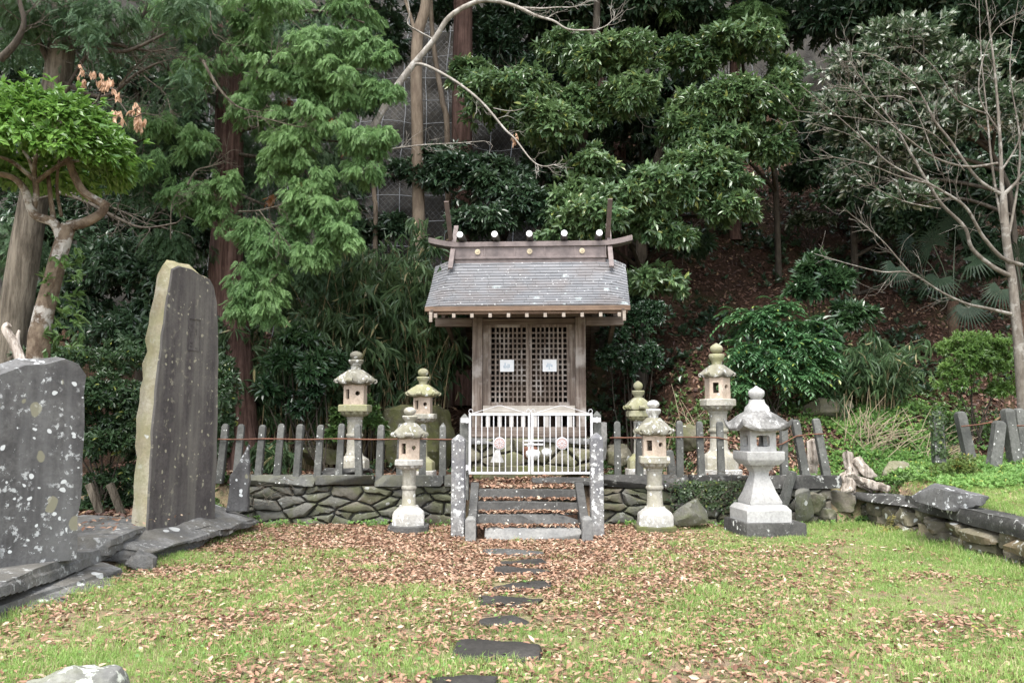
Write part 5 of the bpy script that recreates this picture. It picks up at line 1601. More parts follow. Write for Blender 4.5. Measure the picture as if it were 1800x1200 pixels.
b = hill_pt(950, 330, 20.2)
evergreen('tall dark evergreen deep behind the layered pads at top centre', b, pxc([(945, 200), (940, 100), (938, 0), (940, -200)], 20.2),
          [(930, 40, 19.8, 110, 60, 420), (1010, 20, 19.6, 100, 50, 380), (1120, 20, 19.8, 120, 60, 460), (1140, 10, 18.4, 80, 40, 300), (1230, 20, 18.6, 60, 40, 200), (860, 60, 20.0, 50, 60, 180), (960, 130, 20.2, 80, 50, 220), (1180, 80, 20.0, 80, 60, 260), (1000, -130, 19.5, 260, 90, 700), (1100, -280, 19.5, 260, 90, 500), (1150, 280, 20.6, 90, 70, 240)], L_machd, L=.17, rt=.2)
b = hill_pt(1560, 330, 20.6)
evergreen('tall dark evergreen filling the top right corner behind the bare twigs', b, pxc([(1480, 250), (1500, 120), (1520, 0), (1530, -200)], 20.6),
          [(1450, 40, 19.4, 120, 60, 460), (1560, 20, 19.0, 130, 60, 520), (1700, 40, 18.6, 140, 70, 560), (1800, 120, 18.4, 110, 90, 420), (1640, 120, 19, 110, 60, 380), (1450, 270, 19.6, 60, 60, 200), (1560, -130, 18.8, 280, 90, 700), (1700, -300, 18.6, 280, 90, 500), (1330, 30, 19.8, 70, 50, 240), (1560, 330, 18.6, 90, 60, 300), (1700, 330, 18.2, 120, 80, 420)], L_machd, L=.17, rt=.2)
b = hill_pt(1785, 430, 16.4)
evergreen('evergreen with upturned silvery leaves behind the bare tree at right', b, pxc([(1780, 380), (1760, 300), (1700, 200), (1640, 100)], 16.2),
          [(1590, 80, 15.6, 90, 45, 380), (1500, 130, 15.6, 70, 40, 260), (1480, 190, 15.7, 70, 40, 240), (1560, 170, 15.5, 90, 50, 380), (1680, 130, 15.6, 90, 60, 380), (1640, 220, 15.6, 90, 50, 340), (1760, 200, 15.4, 70, 80, 320), (1500, 230, 16.0, 60, 40, 170), (1560, 270, 15.8, 80, 40, 260), (1600, 350, 15.8, 60, 25, 150), (1490, 310, 16.2, 40, 50, 120)], L_silver, L=.125, k=8, rt=.07, cat='evergreen tree', droop=-.05, spread=.8, jit=.6)
# yellowish cedar tip at the top
b = hill_pt(1290, 300, 20.4)
t8 = tree('cedar_tree', 'yellow-green cedar with feathery tips at the top right of centre', 'conifer', b)
mb = MB(); limb(mb, [b] + pxc([(1290, 200), (1292, 60), (1295, -100)], 20.4), .16, .1, 10); mb.build('trunk', B_red, t8, smooth=60, world=True)
p, o = pads_twigs([(1330, 20, 18.6, 40, 20, 70), (1355, 40, 18.6, 28, 12, 40), (1280, 30, 18.8, 26, 26, 60), (1290, -60, 18.8, 80, 50, 130)], 6, .45); V, Fq = sprays_at(p, o, .36); np_mesh('crown', V, Fq, L_cyp, t8)
t9 = tree('cedar_tree', 'pale green cedar tips hanging over the top centre evergreens', 'conifer', hill_pt(1150, 320, 20.8))
mb = MB(); limb(mb, [t9.location] + pxc([(1160, 200), (1170, 60), (1175, -100)], 20.8), .16, .1, 10); mb.build('trunk', B_red, t9, smooth=60, world=True)
p, o = pads_twigs([(1175, 20, 18.2, 22, 24, 60), (1110, 70, 16.6, 24, 24, 30), (1180, -60, 18.8, 80, 50, 130)], 5, .45); V, Fq = sprays_at(p, o, .32); np_mesh('crown', V, Fq, L_cyp, t9)

# dark evergreens behind the left conifers
b = P(250, 640, 16.8); b.z = zf(b.x, 16.8)
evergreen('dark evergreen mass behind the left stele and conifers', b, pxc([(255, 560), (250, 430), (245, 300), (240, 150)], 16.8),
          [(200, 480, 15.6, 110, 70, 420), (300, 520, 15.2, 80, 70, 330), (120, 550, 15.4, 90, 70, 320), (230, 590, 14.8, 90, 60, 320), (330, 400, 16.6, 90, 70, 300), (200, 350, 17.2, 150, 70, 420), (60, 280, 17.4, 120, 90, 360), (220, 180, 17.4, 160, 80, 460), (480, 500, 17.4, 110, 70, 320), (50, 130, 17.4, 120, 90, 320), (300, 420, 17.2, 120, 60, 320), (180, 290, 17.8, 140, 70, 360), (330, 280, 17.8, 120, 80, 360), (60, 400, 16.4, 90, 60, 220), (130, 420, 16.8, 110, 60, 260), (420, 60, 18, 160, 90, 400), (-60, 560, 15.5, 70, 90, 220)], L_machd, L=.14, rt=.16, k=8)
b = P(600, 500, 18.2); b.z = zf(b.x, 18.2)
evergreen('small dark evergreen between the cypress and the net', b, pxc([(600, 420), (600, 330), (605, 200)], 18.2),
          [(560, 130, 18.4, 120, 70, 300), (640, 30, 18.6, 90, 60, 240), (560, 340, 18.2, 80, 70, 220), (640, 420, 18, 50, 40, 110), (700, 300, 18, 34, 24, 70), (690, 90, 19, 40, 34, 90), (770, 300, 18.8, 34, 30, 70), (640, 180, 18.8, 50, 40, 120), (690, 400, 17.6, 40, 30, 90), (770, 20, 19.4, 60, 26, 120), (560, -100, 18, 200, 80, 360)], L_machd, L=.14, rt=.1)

# ------------------------------------------------------------------ shrubs and plants
def shrub(name, label, base, pads, mat, L, k, cat='shrub', stems=6, sub=12, stem_mat=None, **kw):
    t = tree(name, label, cat, base)
    mb = MB()
    for q in range(stems):
        pd = pads[q % len(pads)]
        c = P(pd[0] + rnd.uniform(-.4, .4) * pd[3], pd[1], pd[2])
        a = base + Vector((rnd.uniform(-.15, .15), rnd.uniform(-.1, .1), -.05))
        limb(mb, [a, (a + c) / 2 + Vector((rnd.uniform(-.1, .1), 0, .1)), c], .018, .006, 6)
    mb.build('stems', stem_mat or B_dark, t, smooth=60, world=True)
    p, o = pads_twigs(pads, sub, .42)
    V, Fq = leaves_at(p, o, k, L, **kw)
    np_mesh('foliage', V, Fq, mat, t)
    return t
def gnd(px, Y):
    q = P(px, 700, Y); q.z = zf(q.x, Y); return q
shrub('dark_shrub', 'dark glossy camellia shrub under the right eave of the shrine', gnd(1115, 15.8), [(1110, 590, 15.7, 55, 60, 420), (1150, 560, 15.9, 40, 40, 220), (1090, 640, 15.5, 45, 40, 240), (1140, 640, 15.6, 45, 40, 220), (1120, 540, 16.1, 40, 30, 150)], L_cam, .085, 9)
shrub('broad_shrub', 'dark broad-leaved shrub on the slope above the feathery bush', gnd(1440, 16.6), [(1435, 480, 16.4, 42, 30, 130), (1470, 510, 16.2, 50, 36, 150), (1420, 520, 16.2, 40, 25, 90), (1500, 560, 16.0, 40, 36, 110), (1450, 600, 15.6, 40, 40, 110)], L_aucu, .19, 8, spread=1.1)
shrub('blue_shrub', 'small bluish ground shrub high on the brown slope', hill_pt(1420, 390, 20), [(1410, 385, 20, 22, 10, 30), (1440, 392, 20, 26, 12, 34), (1395, 395, 20, 14, 8, 16)], L_silver, .17, 8, spread=1.2)
shrub('laurel_shrub', 'glossy long-leaved shrub between the cypress trunk and left lantern', gnd(520, 14.4), [(500, 640, 14.2, 45, 40, 90), (550, 650, 14.1, 40, 34, 80), (520, 600, 14.5, 45, 24, 70), (585, 640, 14.6, 30, 26, 45), (470, 690, 14, 28, 30, 45)], L_aucu, .16, 8, spread=1.1, w=.30)
shrub('light_shrub', 'light green shrub behind the shaft of the farthest left lantern', gnd(640, 14.3), [(655, 745, 14.2, 24, 28, 75), (600, 735, 14.3, 22, 26, 55), (585, 765, 14.2, 16, 18, 35), (640, 710, 14.4, 20, 14, 35)], L_nand, .10, 8)
shrub('dark_low_shrub', 'low dark-leaved shrub left of the farthest left lantern', gnd(570, 14.2), [(560, 690, 14.2, 30, 28, 60), (530, 720, 14.1, 26, 18, 40), (500, 705, 14.3, 24, 22, 40)], L_cam, .13, 8)
b = gnd(1715, 14.4)
shrub('clipped_bush', 'rounded clipped green bush beside the bare tree trunk at right', b, [(1705, 635, 14.2, 62, 50, 520), (1755, 640, 14.3, 44, 50, 330), (1680, 670, 14.1, 40, 36, 240), (1720, 610, 14.2, 60, 28, 260), (1760, 685, 14.3, 34, 26, 150)], L_clip, .07, 9, sub=22)
shrub('small_azalea', 'small rounded azalea with some reddish leaves on the right bank', gnd(1682, 12.3), [(1680, 825, 12.2, 38, 26, 420), (1700, 835, 12.1, 24, 18, 150)], L_azal, .045, 8, sub=16)
b = P(185, 890, 11.6); b.z = .25
shrub('hedge', 'dark green hedge showing between the two steles', b, [(190, 700, 11.8, 75, 45, 520), (190, 780, 11.7, 70, 50, 460), (150, 740, 11.8, 50, 60, 320), (230, 760, 11.9, 40, 70, 300), (200, 850, 11.8, 70, 40, 260), (60, 700, 12.2, 90, 60, 300), (120, 640, 12.6, 100, 40, 360), (230, 640, 12.8, 80, 40, 300), (190, 890, 11.9, 80, 30, 260), (270, 800, 12.4, 60, 60, 200), (390, 690, 12.9, 36, 70, 240), (380, 760, 12.9, 30, 50, 150)], L_hedge, .085, 8, cat='hedge', stems=8, sub=18)
# slanted posts in the hedge shadow
for k, (px, lab) in enumerate(((205, 'brown slanted stake in the shadow under the hedge'), (168, 'darker brown stake under the hedge beside the lichened stele'))):
    q = MB(); q.beam(P(px - 12, 850, 11.2), P(px + 14, 915, 11.2), .07, .09); tag(own_origin(q.build('wooden_stake', B_gray, bevel=.006)), lab, 'stake')

# pinnate-leaved bush: fronds with paired leaflets
def frond(mbv, p, d, L, nl=8, lw=.30, droop=.5, LT=None):
    """arrays of leaflets along an arching rachis"""
    pos, dirs = [], []
    d = np.array(d) / np.linalg.norm(d)
    side = np.cross(d, [0, 0, 1]); side /= max(np.linalg.norm(side), 1e-6)
    for k in range(nl):
        t = (k + 1) / nl
        q = np.array(p) + d * L * t + np.array([0, 0, -droop * L * t * t])
        tang = d + np.array([0, 0, -2 * droop * t])
        tang = tang / np.linalg.norm(tang)
        for s_ in ((-1, 1) if k < nl - 1 else (0,)):
            pos.append(q); dirs.append(tang * (.55 if s_ else 1) + side * s_ * .85 + np.array([0, 0, -.12]))
    mbv[0] += pos; mbv[1] += dirs; mbv[2] += [L * lw * (1 - .25 * abs(k / (2 * nl) - .5)) for k in range(len(pos))]
def frond_plant(name, label, cat, base, pads, mat, L, nl=8, w=.36, droop=.5, lw=.30, per=7, stem=B_dark):
    t = tree(name, label, cat, base)
    acc = [[], [], []]
    p, o = pads_twigs(pads, 12, .42)
    for q, d in zip(p, o):
        d = d * np.array([1, 1, .5]) + rs.normal(0, .25, 3) + np.array([0, 0, .12])
        frond(acc, q - d * L * .4, d, L * rs.uniform(.7, 1.15), nl, lw, droop)
    TV, TF = leaf_template(w, .05, .15)
    d = np.array(acc[1]); x, yv, z = frames(d, .15)
    V, Fq = scatter(TV, TF, np.array(acc[0]), x, yv, z, np.array(acc[2]))
    np_mesh('fronds', V, Fq, mat, t)
    mb = MB()
    for k in range(8):
        pd = pads[k % len(pads)]; c = P(pd[0], pd[1], pd[2])
        limb(mb, [base + Vector((rnd.uniform(-.3, .3), 0, -.05)), (base + c) / 2, c], .02, .008, 6)
    mb.build('stems', stem, t, smooth=60, world=True)
    return t
b = gnd(1350, 15.2)
frond_plant('feathery_bush', 'large bush of glossy feathery compound leaves above the tallest lantern', 'bush', b,
            [(1320, 580, 15.3, 60, 45, 150), (1380, 560, 15.4, 60, 40, 140), (1400, 620, 15.1, 60, 45, 150), (1340, 640, 14.9, 70, 45, 160), (1300, 630, 15.0, 36, 40, 80), (1430, 650, 15.0, 40, 34, 80), (1300, 680, 14.7, 40, 24, 55), (1380, 670, 14.8, 60, 30, 100)], L_mah, .42, 8, lw=.27)
frond_plant('fern', 'yellowing fern frond at the foot of the low right wall', 'fern', Vector((G(1560, 935, 0).x, G(1560, 935, 0).y, 0)), [(1565, 928, 11.4, 20, 10, 7)], L_fern, .32, 10, .28, .3, .2)
frond_plant('fern', 'green fern tuft under the slab of the low right wall', 'fern', Vector((G(1715, 985, 0).x, G(1715, 985, 0).y, 0)), [(1715, 982, 9.2, 22, 8, 9)], L_weed, .26, 9, .28, .3, .2)
frond_plant('fern', 'small fern on the dark ground left of the shrine', 'fern', gnd(690, 14.6), [(670, 812, 14.2, 18, 10, 10), (800, 630, 16.4, 26, 12, 10)], L_nand, .35, 10, .25, .5, .2)
# fan palms
def palm(label, base, heads, trunk_top, seed):
    t = tree('fan_palm', label, 'palm', base)
    r = np.random.RandomState(seed)
    mb = MB(); limb(mb, [base, trunk_top], .11, .10, 10, .2); mb.build('trunk', B_palm, t, smooth=60, world=True)
    Vs, Fs, nb = [], [], 0
    st2 = MB()
    for (px, py, Y, R_, az, tl) in heads:
        c = np.array(P(px, py, Y)); m = R_ * mpp(Y)
        st2.tube([trunk_top, (trunk_top + Vector(c)) / 2 + Vector((0, 0, .15)), Vector(c)], .012, 5)
        ax = np.array([math.cos(az), -.5, math.sin(az)]); ax /= np.linalg.norm(ax)
        nrm_ = np.array([0, -.75, .65]) + r.normal(0, .25, 3); nrm_ -= ax * nrm_.dot(ax); nrm_ /= np.linalg.norm(nrm_)
        sd_ = np.cross(ax, nrm_)
        for k in range(26):
            a = (k - 12.5) / 12.5 * 2.2
            d = ax * math.cos(a) + sd_ * math.sin(a); pe = np.cross(nrm_, d)
            L = m * r.uniform(.85, 1.0) * (1 - .12 * abs(a))
            w_ = m * .030
            pts = [c, c + d * L * .5 + pe * w_ + nrm_ * .03 * m, c + d * L * .5 - pe * w_ + nrm_ * .03 * m, c + d * L + np.array([0, 0, -.25 * m])]
            Vs += pts; Fs.append((nb, nb + 1, nb + 3, nb + 2)); nb += 4
    np_mesh('fans', np.array(Vs), np.array(Fs), L_palm, t)
    st2.build('stalks', B_stalk, t, smooth=60, world=True)
palm('dark fan palm in the shade behind the bare tree trunk', gnd(1680, 16.2), [(1710, 460, 16.0, 60, .2, 0), (1640, 430, 16.2, 60, 2.2, 0), (1575, 470, 15.8, 46, -1.9, 0), (1700, 540, 15.7, 48, -1.5, 0), (1680, 400, 16.6, 70, 1.2, 0), (1600, 430, 16.4, 50, 2.8, 0), (1650, 490, 16.2, 56, -2.4, 0)], P(1675, 530, 16.2), 3)
palm('second fan palm at the right edge above the clipped bush', gnd(1790, 16.0), [(1760, 510, 15.6, 52, -2.2, 0), (1790, 450, 15.8, 60, 1.4, 0), (1740, 440, 16, 60, 2.2, 0), (1830, 500, 15.8, 60, -.6, 0), (1770, 400, 16.4, 70, 1.8, 0)], P(1800, 530, 16.0), 4)

# bamboo grass thicket
def bamboo(label, base, culms, hgt, L, spreadx, spready, seed, per=5):
    t = tree('bamboo_clump', label, 'bamboo', base)
    r = random.Random(seed); mb = MB(); pos, out = [], []
    for k in range(culms):
        x = base.x + r.uniform(-1, 1) * spreadx; y = base.y + r.uniform(-1, 1) * spready
        z = zf(x, y); h_ = hgt * r.uniform(.55, 1.05)
        lx, ly = r.gauss(0, .16) * h_, r.gauss(-.08, .12) * h_
        pts, ra = curve([(x, y, z - .05), (x + lx * .3, y + ly * .3, z + h_ * .5), (x + lx * .9, y + ly, z + h_ * .88), (x + lx * 1.5, y + ly * 1.6, z + h_ * .98)], [.010, .008, .005, .003], 4)
        mb.tube(pts, ra, 4, False)
        for q in range(per + 4):
            i = int(len(pts) * r.uniform(.3, 1.0)); i = min(i, len(pts) - 1)
            pos.append(np.array(pts[i]) + np.array([r.gauss(0, .12), r.gauss(0, .12), r.gauss(0, .06)])); out.append([r.gauss(0, .6), r.gauss(-.2, .6), r.uniform(-.3, .2)])
    mb.build('culms', B_culm, t, smooth=60, world=True)
    V, Fq = leaves_at(np.array(pos), norm(np.array(out)), 5, L, .9, .75, .14, .02, .5, .35, .25)
    np_mesh('foliage', V, Fq, L_bamb, t)
    return t
bamboo('tall bamboo thicket with drooping leaves between cypress and shrine', gnd(660, 16.2), 150, 4.4, .26, 1.35, .6, 3, 12)
bamboo('bamboo thicket higher on the slope below the net', gnd(640, 17.4), 90, 4.0, .26, 1.5, .4, 4, 10)
bamboo('dark bamboo grass beside the cypress trunk', gnd(510, 15.5), 70, 3.0, .26, .8, .35, 5, 9)
bamboo('bamboo grass patch to the right of the feathery bush', gnd(1510, 15.6), 60, 1.3, .24, .7, .4, 6, 6)
bamboo('low bamboo tuft left of the front lantern behind the fence', gnd(480, 13.9), 14, .7, .24, .25, .2, 8, 4)

# dry stalks on the right bank
def stalks(label, base, n_, L, seed, lean=(.5, .2)):
    r = random.Random(seed); mb = MB()
    for k in range(n_):
        x = base.x + r.gauss(0, .22); y = base.y + r.gauss(0, .25); z = zf(x, y)
        d = Vector((r.gauss(lean[0], .55), r.gauss(-.2, .4), r.uniform(.15, 1.0))).normalized() * L * r.uniform(.4, 1.1)
        p0 = Vector((x, y, z)); mb.tube([p0, p0 + d * .55 + Vector((0, 0, .04)), p0 + d], [.007, .006, .004], 4, False)
    return tag(own_origin(mb.build('dry_stalks', B_straw)), label, 'dry stalks')
stalks('fan of pale dry stalks on the bank below the bamboo grass', gnd(1520, 14.4), 60, .95, 3, (.35, 0))
stalks('heap of pale dry stalks left of the clipped bush', gnd(1632, 14.0), 45, .7, 4, (.3, 0))
stalks('few thin dry stems standing on the slope left of the tallest lantern', gnd(1180, 15.0), 30, .8, 5, (0, 0))
stalks('thin dry stems on the dark slope left of the shrine', gnd(770, 16.3), 30, .9, 6, (-.2, 0))
# weathered stumps and roots at the right wall end
mb = MB()
for px, py, Y, sz, tl, rz, sd in ((1497, 805, 12.9, (.22, .2, .62), (.0, -.25), .2, 3), (1520, 812, 12.8, (.18, .2, .5), (.1, -.75), .1, 5), (1490, 830, 12.7, (.2, .22, .45), (-.2, .2), .5, 7), (1512, 832, 12.7, (.16, .2, .55), (.2, -1.05), .0, 9), (1540, 838, 12.6, (.15, .2, .4), (.1, -1.3), -.1, 11)):
    V, Fc = rock_shape(sz, 800 + sd, 9, 12, .16, .5)
    mb.add(V, Fc, Matrix.Translation(P(px, py, Y) - Vector((0, 0, .13))) @ Matrix.Rotation(rz, 4, 'Z') @ Matrix.Rotation(tl[0], 4, 'X') @ Matrix.Rotation(tl[1], 4, 'Y'))
tag(own_origin(mb.build('weathered_roots', B_dead, smooth=30)), 'bleached weathered stump with splintered roots at the fence end', 'stump')
V, Fc = rock_shape((.2, .2, .62), 830, 8, 12, .14, .6); mb = MB(); mb.add(V, Fc, Matrix.Translation(P(1430, 806, 13.0)))
tag(own_origin(mb.build('weathered_stump', B_dead, smooth=30)), 'short bleached post stump behind the leaning fence posts', 'stump')

# ------------------------------------------------------------------ bare tree at right
YB2 = 13.0
b = gnd(1800, YB2)
tb = tree('bare_tree', 'leafless grey tree with fanning branches at the right edge', 'bare tree', b)
mb = MB()
limb(mb, [b] + pxc([(1797, 700), (1790, 600), (1785, 552), (1780, 496), (1770, 432), (1766, 384), (1763, 340)], YB2), .085, .055, 12, .10)
LIMBS = [([(1778, 552), (1736, 542), (1700, 534), (1656, 514), (1600, 480), (1552, 478), (1500, 466), (1432, 446)], .035, 12.2),
         ([(1600, 480), (1576, 452), (1552, 424), (1515, 392), (1492, 374)], .018, 12.2),
         ([(1782, 488), (1744, 468), (1708, 436), (1696, 400), (1656, 360), (1630, 320), (1597, 263), (1577, 227), (1550, 190), (1520, 147), (1490, 103)], .05, 12.4),
         ([(1796, 466), (1760, 452), (1728, 416), (1717, 397), (1693, 360), (1633, 323), (1567, 290), (1520, 247), (1467, 200), (1407, 150)], .045, 12.0),
         ([(1763, 393), (1760, 300), (1757, 233), (1748, 120), (1733, 0), (1728, -40)], .05, 13.0),
         ([(1763, 343), (1717, 313), (1670, 247), (1643, 213), (1623, 173), (1600, 140), (1543, 100), (1490, 90)], .035, 12.4),
         ([(1753, 287), (1700, 293), (1643, 277), (1583, 233), (1500, 160), (1473, 130)], .028, 11.9),
         ([(1763, 343), (1785, 322), (1800, 303), (1840, 270)], .045, 12.8),
         ([(1733, 200), (1683, 177), (1643, 120), (1600, 80)], .022, 12.6),
         ([(1633, 323), (1580, 310), (1520, 287), (1437, 272)], .018, 11.9),
         ([(1653, 367), (1600, 357), (1563, 343), (1527, 323)], .014, 12.0),
         ([(1766, 420), (1745, 300), (1735, 200), (1725, 100), (1720, -20)], .03, 13.3),
         ([(1770, 430), (1788, 330), (1792, 240), (1775, 120), (1790, 0)], .03, 13.0),
         ([(1760, 300), (1790, 250), (1820, 150)], .025, 12.8), ([(1757, 233), (1720, 160), (1745, 60), (1800, 20)], .02, 12.6),
         ([(1695, 300), (1640, 235), (1560, 215), (1400, 195)], .012, 11.9), ([(1567, 290), (1500, 240), (1405, 212)], .010, 11.9), ([(1650, 300), (1600, 180), (1530, 170), (1480, 150)], .012, 12.1)]
for k, (pl, r0, Y1) in enumerate(LIMBS):
    Y0 = YB2 if k not in (1, 9, 10, 15, 16, 17) else 12.45
    o = limb(mb, pxc(pl, Y0, Y1), r0 * .82, .004, 8, .12)
    twigs(mb, o, .0055, int(3 + len(pl) * 1.0), .5, (-.12, -.05, .12), 1, 60 + k, .25)
mb.build('branches', B_bare, tb, smooth=60, world=True)

# ivy: on the cypress trunk, the right wall, the post and the bank
def ivy(name, label, pos, nrm_, L=.07, per=1, mat=L_ivy, cat='ivy'):
    n = len(pos)
    d = norm(np.cross(nrm_, rdirs(n)) + np.array([0, 0, -.5]))
    z = norm(nrm_ + rs.normal(0, .4, (n, 3))); z = norm(z - d * (z * d).sum(1, keepdims=True)); x = np.cross(d, z)
    TV, TF = leaf_template(.8, .04, .1)
    V, Fq = scatter(TV, TF, pos, x, d, z, L * rs.uniform(.6, 1.3, n))
    o = np_mesh(name, V, Fq, mat); own_origin(o)
    o['kind'] = 'stuff'
    return tag(o, label, cat)
n = 1300
a = rs.uniform(-2.6, -.2, n) ; zz_ = rs.uniform(560, 800, n)
pos = np.array([P(408 + 12 * math.sin(q * .02) - 12 + 24 * math.cos(t), q, 14.9 - .32 * abs(math.sin(t))) for t, q in zip(a, zz_)])
pos += rs.normal(0, .05, pos.shape) + np.array([-.16, 0, 0])
ivy('ivy', 'dark ivy climbing the left side of the cypress trunk', pos, norm(np.stack([np.cos(a), -np.abs(np.sin(a)), a * 0 + .1], 1)), .09, mat=L_hedge)
n = 1500
u = rs.beta(2.2, 2.6, n); pos = np.stack([P(1165, 800, YW).x + u * (P(1350, 800, YW).x - P(1165, 800, YW).x), np.full(n, YW - .10) + rs.normal(0, .02, n), .70 - rs.beta(1.3, 2.6, n) * .55], 1)
ivy('ivy', 'small-leaved ivy trailing over the coping of the right wall', pos, np.tile([0, -1, .3], (n, 1)).astype(float), .038)
c = np.array(ivp.location); n = 420
a = rs.uniform(-3.1, 0, n); pos = np.stack([c[0] + .10 * np.cos(a), c[1] + .10 * np.sin(a), c[2] + rs.uniform(0, .72, n)], 1) + rs.normal(0, .02, (n, 3))
ivy('ivy', 'ivy wrapped round the second post row on the bank', pos, np.stack([np.cos(a), np.sin(a), a * 0 + .2], 1), .055)
# dry vine twigs on the walls
def vine(label, x0, x1, z0, z1, n_, seed):
    r = random.Random(seed); mb = MB()
    for _ in range(n_):
        x, z = r.uniform(x0, x1), r.uniform(z0, z1); pts = [Vector((x, YW - .11, z))]
        for k in range(4):
            x += r.uniform(-.16, .16); z += r.uniform(-.13, .03); pts.append(Vector((x, YW - .11 - r.uniform(0, .04), max(z, .1))))
        o, ra = curve(pts, [.0035] * 5, 3); mb.tube(o, ra, 4, False)
    tag(own_origin(mb.build('dry_vine', B_gray)), label, 'vine')
vine('dry pale vine twigs over the left end of the left wall', P(415, 850, YW).x, P(520, 850, YW).x, .45, .75, 22, 3)
vine('dry pale vine twigs over the right wall coping', P(1130, 850, YW).x, P(1330, 850, YW).x, .5, .85, 30, 4)

# ------------------------------------------------------------------ ground cover (uncountable)
def on_land(n, x0, x1, y0, y1, dens, seed):
    r = np.random.RandomState(seed)
    x, y = r.uniform(x0, x1, n), r.uniform(y0, y1, n)
    keep = r.uniform(0, 1, n) < dens(x, y)
    # only where the camera's surroundings could show it
    keep &= np.abs(x) < .72 * y + .9
    x, y = x[keep], y[keep]
    return x, y
def land_frames(x, y, jit):
    e_ = .05
    nx = -(Z(x + e_, y) - Z(x - e_, y)) / (2 * e_); ny = -(Z(x, y + e_) - Z(x, y - e_)) / (2 * e_)
    nrm_ = norm(np.stack([np.clip(nx, -1.5, 1.5), np.clip(ny, -1.5, 1.5), np.ones_like(x)], 1))
    return nrm_
FB = [(CXS - .9, CXS + .9, 10.85, 12.6)]
def stuff(name, label, cat, V, Fq, mat):
    o = np_mesh(name, V, Fq, mat)
    return tag(o, label, cat, kind='stuff')
def litter_density(x, y):
    path = np.exp(-((x - .2) / 1.7) ** 2)
    d = .40 + .75 * path * sstep(5.5, 8.5, y) + .55 * sstep(8.5, 11.5, y) * sstep(3.2, 1.0, x) + .40 * n2(x, y, 1.4, 1) + .2 * n2(x, y, 4.0, 2)
    d -= .22 * sstep(1.8, 4.6, x)
    return np.clip(d, .03, 1.0)
def leaf_flat(x, y, z, L, seed, nrm_=None, jit=.35, w=.42):
    r = np.random.RandomState(seed); n = len(x)
    z_ = norm((nrm_ if nrm_ is not None else np.tile([0, 0, 1.0], (n, 1))) + r.normal(0, jit, (n, 3)))
    d = norm(np.cross(z_, norm(r.normal(0, 1, (n, 3))))); xx = np.cross(d, z_)
    TV, TF = leaf_template(w, .10, -.06); TV = TV - np.array([0, .5, 0])
    return scatter(TV, TF, np.stack([x, y, z], 1), xx, d, z_, L * r.uniform(.55, 1.35, n))
on_lawn = lambda x, y: (x > -4.25) & (x < 5.62) & (y < 12.48)
x, y = on_land(165000, -7, 7, 3.6, 12.5, lambda a, c_: litter_density(a, c_) * on_lawn(a, c_) * np.clip(1.25 - c_ * .03, .5, 1), 1)
q = ~((x > CXS - .85) & (x < CXS + .85) & (y > 10.85)); x, y = x[q], y[q]
for (sx_, sy_, hx_, hy_) in stones_xy:
    q = ~((np.abs(x - sx_) < hx_ * .92) & (np.abs(y - sy_) < hy_ * .9) & (rs.uniform(0, 1, len(x)) < .985)); x, y = x[q], y[q]
r_ = np.random.RandomState(2)
V, Fq = leaf_flat(x, y, Z(x, y) + .012 + r_.uniform(0, .02, len(x)), .056, 3)
stuff('fallen_leaves', 'brown fallen leaves strewn over the lawn and around the steps', 'fallen leaves', V, Fq, M_litter)
# leaves on the steps, coping and ledges
px_, py_, pz_ = [], [], []
for k in range(4):
    n = 420
    px_.append(rs.uniform(CXS - .70, CXS + .70, n)); py_.append(10.9 + .32 * k + .10 + .22 * rs.beta(3, 1.2, n) if k < 3 else rs.uniform(11.93, 12.7, n)); pz_.append(np.full(n, .15 * (k + 1) + .006) + rs.uniform(0, .035, n))
n = 500
px_.append(rs.uniform(CXS - .70, CXS + .70, n)); py_.append(rs.uniform(12.0, 12.9, n)); pz_.append(np.full(n, .61) + rs.uniform(0, .05, n))
n = 90
px_.append(rs.uniform(-5.0, -4.1, n)); py_.append(rs.uniform(8.8, 10.8, n)); pz_.append(np.full(n, .43))
V, Fq = leaf_flat(*[np.concatenate(q) for q in (px_, py_, pz_)], .07, 4)
stuff('step_leaves', 'brown fallen leaves piled on the stone steps', 'fallen leaves', V, Fq, M_litter)
# shaded hill litter
def hill_d(x, y):
    return np.clip(.75 + .3 * n2(x, y, .9, 2), .2, 1)
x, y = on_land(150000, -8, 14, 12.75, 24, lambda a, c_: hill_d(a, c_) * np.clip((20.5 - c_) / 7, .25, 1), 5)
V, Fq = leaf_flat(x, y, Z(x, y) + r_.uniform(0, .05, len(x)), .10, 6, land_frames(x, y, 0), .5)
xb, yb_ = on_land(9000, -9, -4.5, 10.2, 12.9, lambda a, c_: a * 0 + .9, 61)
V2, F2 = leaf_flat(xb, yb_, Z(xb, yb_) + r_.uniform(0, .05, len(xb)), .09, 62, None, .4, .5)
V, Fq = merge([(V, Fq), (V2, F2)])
stuff('hill_leaves', 'brown leaf litter covering terrace and slope, darkened like canopy shade', 'fallen leaves', V, Fq, M_littershade)
# right terrace litter
x, y = on_land(9000, 5.6, 9, 7, 13, lambda a, c_: np.clip(.25 + .5 * n2(a, c_, 1.5, 3), 0, .6), 8)
V, Fq = leaf_flat(x, y, Z(x, y) + .02, .07, 9, land_frames(x, y, 0))
stuff('bank_leaves', 'fallen leaves scattered on the right bank', 'fallen leaves', V, Fq, M_litter)

